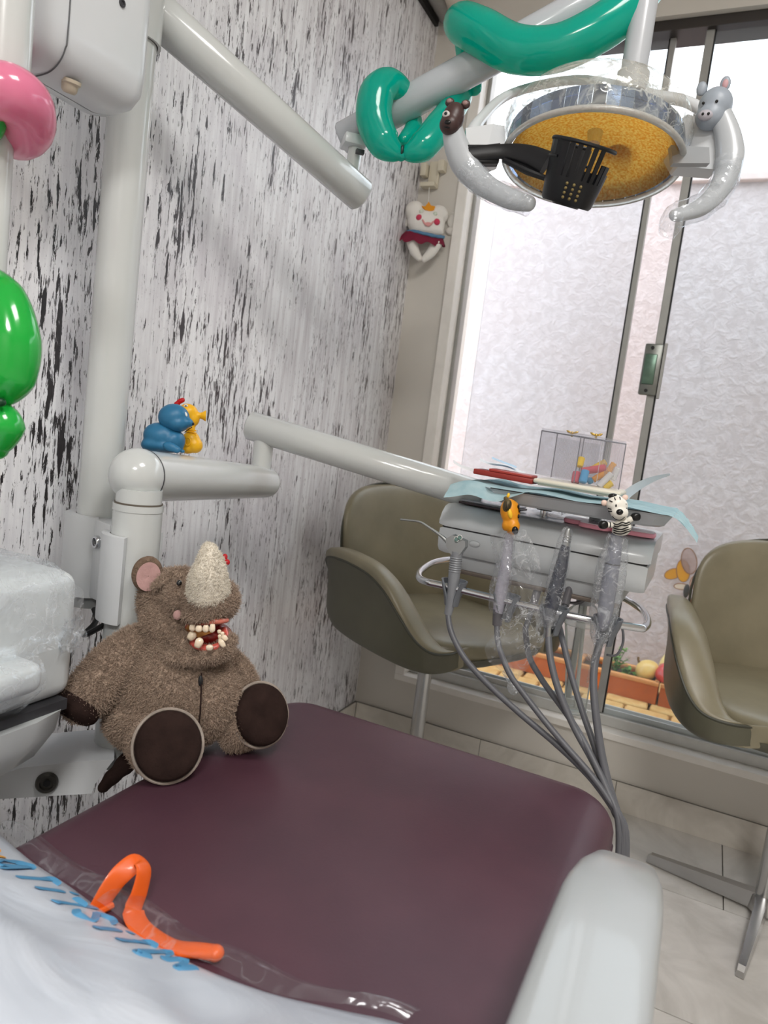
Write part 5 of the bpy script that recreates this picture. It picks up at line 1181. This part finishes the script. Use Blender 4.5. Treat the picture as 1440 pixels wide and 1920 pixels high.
# 4 grey bagged handpiece with zebra
t = thing('grey_handpiece', pY(1130, 1190), 'thick grey handpiece in a frosted bag carrying the zebra topper', 'handpiece')
part('body', MB().tube([pY(1130, 1172), pY(1135, 1145), pY(1142, 1095), pY(1150, 1045), pY(1156, 1005)], [.010, .0125, .013, .012, .0095], 20, round_ends=True), mat('slate_grey_body', (120, 122, 134), .35), t)
part('body_ring', MB().lathe([(.0124, 0), (.013, .001), (.0124, .002)], pY(1148, 1058), pY(1150, 1045)-pY(1142, 1095), 20), M_dgrey, t)
part('film_sleeve', MB().tube(spline([pY(1122, 1205), pY(1128, 1178), pY(1134, 1145), pY(1142, 1095), pY(1151, 1045), pY(1160, 1005)], 8), [.012, .020, .023, .0235, .0225, .016], 26, cap=False).jitter(.003, 60), film('frost_film', .42, 60, .2), t, label='frosted bag')
def tail4(i, j): return PY(lerp(1128, 1103, j)+lerp(-12+8*j, 14-10*j, i), lerp(1190, 1280, j), HY-.02+.012*math.sin(i*6+j*5))
part('bag_tail', MB().grid(tail4, 14, 24), film('tail_film2', .36, 90), t)
part('bag_flap', MB().grid(lambda i, j: PY(lerp(1081, 1114, i), lerp(1220, 1236, i)+lerp(0, 12*i, j)-8*i*(1-j), HY-.015+.006*math.sin(i*5)), 10, 5), film('tail_film2', .36, 90), t)
part('hose', MB().tube(hose_path(H4), .0062, 12), M_hose, t)
for H_, lab in ((H5, 'spare grey hose looping behind the navy handpiece'), (H6, 'spare grey hose hanging behind the loose clear bag')):
    pts = hose_path(H_, HY+.05); a = pts[0]; t = thing('spare_hose', V((pts[-1].x, pts[-1].y, 0)), lab, 'hose', 'spare hoses under the table')
    part('hose', MB().tube([a+V((0, .03, .03)), a+V((0, .012, .014))]+pts, .0052, 12), M_hose, t); part('coupling', MB().cyl(a+V((0, .03, .03)), a+V((0, .06, .07)), .0075), M_conn, t)
# orange topper
c0 = pY(957, 965, -.004); k = dep(c0)/FPX; dd = dep(c0)
t = thing('orange_topper', c0, 'orange animal topper with striped brown crest and black snout', 'toy')
b = pxblob([(956, 960, 0, 18, 26, 17, -8), (961, 986, -.004, 14, 15, 14, -10), (949, 984, .0, 8, 12, 12, 10), (965, 956, .002, 10, 18, 12, -10)], dd)
hd5 = part('head', blob(b, ORG[t], .002, 4), mat('orange_vinyl', (226, 148, 30), .38, var=.05), t)
part('snout', pxblob([(965.5, 994, -.013, 6, 8.5, 7, -15)], dd), MK, hd5); part('crest', blob(pxblob([(951, 948, -.010, 8.5, 13, 9, 12), (948, 935, -.004, 4, 5, 5, 0)], dd), ORG[t], .0014, 2), mat('olive_brown_vinyl', (92, 78, 48), .5), hd5)
for i in range(4): part('crest_stripe', MB().tube([D(945+4*i, 940, dd-.0155), D(946+3.4*i, 948, dd-.0185), D(949+1.5*i, 957, dd-.017)], .0006, 5), MK, hd5)
part('beak', pxblob([(956, 963, -.014, 4.5, 10, 5, -12)], dd), mat('yellow_vinyl', (246, 196, 50), .4), hd5); part('horn', pxblob([(953, 929, 0, 3, 5, 3, 20)], dd), mat('yellow_vinyl', (246, 196, 50), .4), hd5)
for px, py in ((972, 950), (974, 957), (972, 968)): part('spot', pxblob([(px, py, -.009, 2, 4, 3, 0)], dd), MK, hd5)
part('plug', MB().cyl(pY(957, 1003), pY(958, 990), .006, seg=14), mat('orange_vinyl', (226, 148, 30), .38), t)
# zebra topper
c0 = pY(1160, 968, -.004); dd = dep(c0)
t = thing('zebra_topper', c0, 'white zebra topper with black hooves on the rightmost handpiece', 'toy')
M_zw = mat('zebra_white', (236, 232, 222), .35)
bd_ = part('body', blob(pxblob([(1166, 988, 0, 18, 15, 14, 0), (1164, 996, 0, 17, 9, 13, 0), (1172, 976, 0, 8, 7, 8, 0)], dd), ORG[t], .002, 3), M_zw, t)
hd6 = part('head', blob(pxblob([(1157, 947, -.006, 20, 16, 17, 8), (1161, 961, -.010, 17, 13, 16, 8), (1154, 938, -.003, 14, 11, 13, 0)], dd), ORG[t], .002, 3), M_zw, t)
part('mane', blob(pxblob([(1149, 930, -.004, 9, 5.5, 8, 0)], dd), ORG[t], .0015, 2), MK, hd6)
for px, py, ro in ((1133, 943, 20), (1172, 933, -25)): part('ear', blob(pxblob([(px, py, 0, 6.5, 6, 4, ro)], dd), ORG[t], .0013, 2), mat('zebra_pink_ear', (232, 204, 190), .4), hd6)
part('nose', pxblob([(1162, 960, -.022, 6.5, 5.5, 5, 0)], dd), MK, hd6)
for px in (1155, 1161): part('eye', pxblob([(px, 948, -.0185, 1.6, 3, 2, 0)], dd), MK, hd6)
part('smile', MB().tube(spline([D(1148, 968, dd-.0155), D(1155, 974, dd-.0225), D(1164, 975, dd-.0235), D(1174, 967, dd-.016)], 5), .0006, 6), MK, hd6)
for pts in ([(1143, 939), (1148, 941)], [(1140, 953), (1146, 955)], [(1141, 959), (1147, 959)], [(1152, 933), (1154, 938)], [(1169, 948), (1174, 945)], [(1170, 954), (1175, 953)], [(1162, 932), (1163, 937)]): part('stripe', MB().tube([D(*pts[0], dd-.012), D(*pts[1], dd-.017)], .0010, 6), MK, hd6)
for i in range(5):
    y_ = 982+4.3*i; part('stripe', MB().tube(spline([D(1149+i*.4, y_-1, dd-.0075), D(1157, y_+1.5, dd-.0125), D(1166, y_+(-2 if i < 2 else 2), dd-.0145), D(1174, y_-1, dd-.0125), D(1182, y_-4, dd-.006)], 4), .0010, 6), MK, bd_)
for pts, hoof in (([(1152, 984), (1142, 984)], (1131, 984)), ([(1178, 976), (1186, 971)], (1192, 969))):
    o = part('arm', MB().tube([D(*pts[0], dd-.004), D(*pts[1], dd-.006)], .0048, 12, round_ends=True), M_zw, t); part('hoof', MB().ell(D(*hoof, dd-.007), (.0075, .0068, .0068), SCR, .8, .8), MK, o)
    part('stripe', MB().lathe([(.0049, 0), (.0053, .0008), (.0049, .0016)], D(*pts[1], dd-.006), D(*pts[0], dd)-D(*pts[1], dd), 12), MK, o)
part('plug', MB().cyl(pY(1157, 1010), pY(1159, 996), .008, seg=14), mat('slate_grey_body', (120, 122, 134), .35), t)

# ---------------------------------------------------------------- clear water bottle and coil under the table
wb = PY(1078, 1335, 1.34); wtop = PY(1098, 1130, 1.34)
t = thing('water_bottle', wb, 'clear tapered water bottle hanging under the instrument table', 'bottle')
axw = (wtop-wb)
part('bottle_wall', MB().lathe([(.001, .0), (.018, .0), (.02, .006), (.026, .10), (.034, axw.length*.8), (.036, axw.length*.84), (.030, axw.length*.93), (.016, axw.length*.99)], wb, axw, 28), clear('bottle_clear', .16, (222, 226, 224), .08), t)
part('shoulder_ring', MB().lathe([(.0345, 0), (.0375, .003), (.0375, .008), (.0345, .011)], wb+axw*.80, axw, 28), clear('bottle_rim', .4, (228, 230, 228), .08), t)
part('cap', MB().cyl(wb+axw*.985, wb+axw*1.12, .017, seg=20), M_tab2, t); part('dip_tube', MB().cyl(wb+axw*.05, wb+axw*1.0, .0035, seg=10), mat('pale_tube', (206, 206, 200), .4), t)
part('bottom_ring', MB().tube([wb+axw*.02+frame_from(axw)@V((.0195*math.cos(a), .0195*math.sin(a), 0)) for a in [2*math.pi*j/24 for j in range(24)]], .003, 8, closed=True), clear('bottle_rim', .4, (228, 230, 228), .08), t)
t = thing('cable_coil', PY(1075, 1115, 1.31), 'small grey cable coil with yellow tag under the instrument table', 'cable')
cc0 = PY(1072, 1112, 1.31); Fc = frame_from((.1, -1, .2), (1, 0, 0))
part('coil', MB().tube([cc0+Fc@V(((.026-.003*math.sin(a*1.3))*math.cos(a)+.003*math.sin(a*.31), (.018)*math.sin(a), .0016*a-.012)) for a in [k*.3 for k in range(52)]], .0024, 8), M_conn, t)
tg = part('tag', MB().box(PY(1083, 1102, 1.30), (.026, .002, .012), Matrix.Rotation(.2, 3, 'Y'), .0005), mat('yellow_green_tag', (196, 200, 96), .6), t)
for i in range(6): part('tag_print', MB().box(PY(1074+3.6*i, 1100.5+.8*i, 1.2985), (.0022, .0008, .006 if i != 3 else .002), Matrix.Rotation(.2, 3, 'Y')), MK, tg, False)
part('loop', MB().tube(spline([PY(1152, 1150, 1.28), PY(1166, 1175, 1.28), PY(1168, 1205, 1.28), PY(1156, 1228, 1.27), PY(1138, 1228, 1.26)], 6), .0022, 8), M_hose, t)

# ================================================================== TOOTH PLUSH on the window wall
tp0 = PY(800, 430, WY-.045); dd = dep(tp0)
t = thing('tooth_plush', tp0, 'white plush tooth fairy with gold crown and burgundy skirt hung beside the window', 'plush toy')
M_tw = mat('white_plush', (240, 236, 230), .9, bump=.3, bscale=200, sheen=.2, spec=.1)
bd_ = part('body', blob(pxblob([(799, 420, 0, 36, 26, 24, 7), (778, 397, 0, 20, 19, 20, 0), (822, 404, 0, 19, 18, 20, 0), (800, 432, 0, 33, 16, 22, 7)], dd), ORG[t], .004, 6), M_tw, t)
M_ck = mat('cheek_pink', (206, 62, 92), .7)
for px, py in ((786, 408), (819, 416)): part('cheek', pxblob([(px, py, -.034, 6, 6, 4, 0)], dd), M_ck, bd_)
for px, py in ((790, 396), (816, 401)): part('eye', pxblob([(px, py, -.033, 4, 4, 3, 0)], dd), mat('pale_green_bead', (214, 222, 206), .3), bd_)
part('smile', MB().tube(spline([D(792, 412, dd-.038), D(797, 420, dd-.041), D(803, 423, dd-.042), D(808, 420, dd-.041), D(813, 415, dd-.038)], 5), .0028, 8), mat('smile_pink', (226, 160, 158), .7), bd_)
part('mouth', pxblob([(803, 420, -.038, 7, 3.5, 2, 5)], dd), mat('smile_pink', (226, 160, 158), .7), bd_)
crown = [(791, 386), (797, 387), (804, 378), (808, 385), (816, 387), (814, 394), (805, 396), (797, 393)]
part('crown', MB().prism([D(x, y, dd-.03) for x, y in crown], FWD*.012), mat('orange_felt', (232, 152, 32), .8), bd_, False, label='gold felt crown')
def skirt(i, j):
    a = lerp(-25, 205, i); r_ = lerp(34, 43, j)+lerp(0, 3.5, j)*math.sin(i*38); px = 796+lerp(0, -6, j); py = lerp(437, 455, j)
    ca, sa = math.cos(math.radians(a)), math.sin(math.radians(a))
    return D(px+r_*ca, py+(r_*ca)*.14+3*math.sin(i*38+1)*j, dd-.006-.034*(1+.1*j)*sa)
part('skirt', MB().grid(skirt, 80, 8), mat('burgundy_felt', (122, 22, 52), .8, var=.1), bd_, ang=80, label='ruffled burgundy skirt')
part('blue_trim', MB().tube(spline([D(764, 434, dd-.012), D(780, 434, dd-.036), D(800, 439, dd-.043), D(818, 443, dd-.036), D(832, 445, dd-.012)], 6), .0048, 10).jitter(.002, 90), mat('blue_wool', (92, 134, 168), .9, bump=.5, bscale=300), bd_)
for pts in ([(773, 455), (778, 472), (786, 484)], [(818, 458), (808, 474), (795, 486)]): part('leg', MB().tube(spline([D(*p, dd-.012) for p in pts], 5), [.018, .0155, .010], 16, round_ends=True), M_tw, t)
for (px, py, rx, ry, ro) in ((856, 402, 10, 9, 0), (850, 416, 12, 14, 0), (848, 434, 13, 8, 10), (756, 393, 7, 13, 0), (758, 416, 9, 11, 0)): part('wing', pxblob([(px, py, .012, rx, ry, 5, ro)], dd), mat('wing_white', (222, 218, 212), .8), bd_)
part('string', MB().tube([D(803, 378, dd-.02), PY(805, 350, WY-.022)], .0010, 6), MW, t)
t = thing('wall_hook', PY(815, 330, WY), 'cream plastic wall hook above the tooth plush', 'hook')
hc = PY(815, 330, WY); M_hk = mat('cream_hook', (220, 212, 192), .5)
part('plate', MB().box((hc.x, WY-.005, hc.z), (.036, .01, .085), None, .003), M_hk, t)
for sx_, z_, h_ in ((-.030, .012, .04), (.030, .022, .034)): part('prong', MB().box((hc.x+sx_, WY-.016, hc.z+z_), (.020, .030, h_), None, .003), M_hk, t)
part('foot_prong', MB().box((hc.x-.008, WY-.018, hc.z-.036), (.05, .034, .014), None, .003), M_hk, t)

# ================================================================== ARMCHAIRS
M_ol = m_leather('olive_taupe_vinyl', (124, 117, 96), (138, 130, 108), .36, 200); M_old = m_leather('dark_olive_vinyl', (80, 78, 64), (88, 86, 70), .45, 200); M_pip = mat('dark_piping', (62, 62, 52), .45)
M_cst = mat('brushed_chrome_leg', (190, 190, 190), .24, 1.)
def make_chair(name, label, base_ang):
    t = thing(name, (0, 0, 0), label, 'armchair', 'olive armchairs by the window')
    LIFT = .02
    # seat: rounded cushion with crowned top
    part('seat', MB().ell((0, -.02, .505+LIFT), (.262, .262, .042), None, .45, .62, 40, 16), M_ol, t, ang=70)
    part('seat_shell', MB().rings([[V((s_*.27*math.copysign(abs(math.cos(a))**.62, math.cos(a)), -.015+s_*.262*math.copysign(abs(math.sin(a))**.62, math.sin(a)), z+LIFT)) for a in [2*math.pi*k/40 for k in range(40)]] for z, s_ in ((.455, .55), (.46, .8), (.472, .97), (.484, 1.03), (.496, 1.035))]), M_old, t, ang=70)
    # arms: upholstered side panels whose top sweeps down into the seat front
    for s_ in (-1, 1):
        stn = [(.215, .200, .640, .515, .060), (.18, .235, .680, .495, .070), (.11, .268, .705, .482, .078), (.02, .284, .712, .476, .084), (-.07, .290, .702, .474, .088), (-.135, .290, .672, .473, .088), (-.185, .284, .618, .472, .085), (-.222, .272, .565, .472, .080), (-.252, .250, .535, .473, .072), (-.268, .205, .528, .478, .058), (-.262, .150, .530, .488, .040)]
        rings = []; outer = []
        for (y, x, zt, zb, th) in stn:
            hgt = (zt-zb)/2; zc = (zt+zb)/2; ring = []
            for k in range(26):
                a = 2*math.pi*k/26; ca, sa = math.cos(a), math.sin(a)
                xx = th/2*math.copysign(abs(ca)**.55, ca); zz_ = hgt*math.copysign(abs(sa)**.7, sa)
                fl = .040*max(0, (zz_/hgt))**2*min(1, (zt-.5)/.15)
                ring.append(V((s_*(x+xx+fl), y, zc+zz_+LIFT)))
            rings.append(ring)
        # smooth the stations along the sweep
        dense = []
        cols = [spline([r[k] for r in rings], 4) for k in range(26)]
        for i in range(len(cols[0])): dense.append([cols[k][i] for k in range(26)])
        o = part('arm', MB().rings(dense), M_ol, t, ang=75)
        part('piping', MB().tube(cols[3], .0036, 8), M_pip, o)
        ks = [21, 22, 23, 24, 25, 0, 1, 2, 3]; pan = MB(); n_ = len(cols[0])
        for i in range(n_):
            for k in ks: pan.v.append(cols[k][i]+V((s_*.0018, -.0018, -.0008)))
        for i in range(n_-1):
            for q in range(len(ks)-1): pan.f.append((i*9+q, i*9+q+1, (i+1)*9+q+1, (i+1)*9+q))
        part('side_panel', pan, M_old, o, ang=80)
    # backrest: oval pad, dished
    tl = math.radians(9)
    def back(R_in): pass
    b = MB().ell((0, 0, 0), (.262, .034, .185), None, .5, .8, 44, 22)
    for p in b.v:
        x, y, z = p; y2 = y-.95*x*x+.0; zz_ = z*(1-.10*(x/.262)**2)
        w_ = 1-.10*max(0, -z/.185); x *= w_
        p.x, p.y, p.z = x, .205+y2*1+math.sin(tl)*zz_, .705+math.cos(tl)*zz_
    o = part('backrest', b, M_ol, t, ang=80)
    b = MB(); rg = []
    for k in range(64):
        a = 2*math.pi*k/64; x = .266*math.copysign(abs(math.cos(a))**.8, math.cos(a))*(1-.10*max(0, -math.sin(a))); z = .188*math.copysign(abs(math.sin(a))**.62, math.sin(a))
        z *= (1-.10*(x/.262)**2); rg.append(V((x, .211-.95*x*x+math.sin(tl)*z, .705+math.cos(tl)*z)))
    part('piping', b.tube(rg, .0034, 8, closed=True), M_pip, o)
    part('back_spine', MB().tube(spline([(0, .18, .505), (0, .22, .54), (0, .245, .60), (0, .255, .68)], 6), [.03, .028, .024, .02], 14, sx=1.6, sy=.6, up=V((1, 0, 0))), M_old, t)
    # pedestal
    part('column', MB().cyl((0, 0, .035), (0, 0, .46), .021, seg=24), M_cst, t); part('seat_plate', MB().cyl((0, 0, .45), (0, 0, .478), .05, .10, 24), mat('black_steel', (30, 30, 32), .5), t)
    part('hub', MB().cyl((0, 0, .008), (0, 0, .05), .034, .028, 24, .004), M_cst, t)
    for k in range(4):
        a = math.radians(base_ang+90*k); d = V((math.cos(a), math.sin(a), 0)); n = V((-d.y, d.x, 0))
        P = []
        for (r_, hw_, z0, z1) in ((.015, .017, .012, .052), (.278, .0095, .002, .026), (.287, .0085, .002, .016)):
            P.append([d*r_+n*hw_+V((0, 0, z0)), d*r_-n*hw_+V((0, 0, z0)), d*r_-n*hw_*.8+V((0, 0, z1)), d*r_+n*hw_*.8+V((0, 0, z1))])
        part('base_leg', MB().rings(P), M_cst, t, False)
    return t
c1 = make_chair('armchair', 'olive armchair behind the instrument table, next to the patterned wall', -21)
c1.location = (-.655, 1.872, 0); c1.rotation_euler.z = math.radians(66); c1.scale.x = .92
c2 = make_chair('armchair', 'olive armchair at the right edge in front of the window', 156)
c2.location = (.272, 1.898, 0); c2.rotation_euler.z = math.radians(12); c2.scale.x = .95
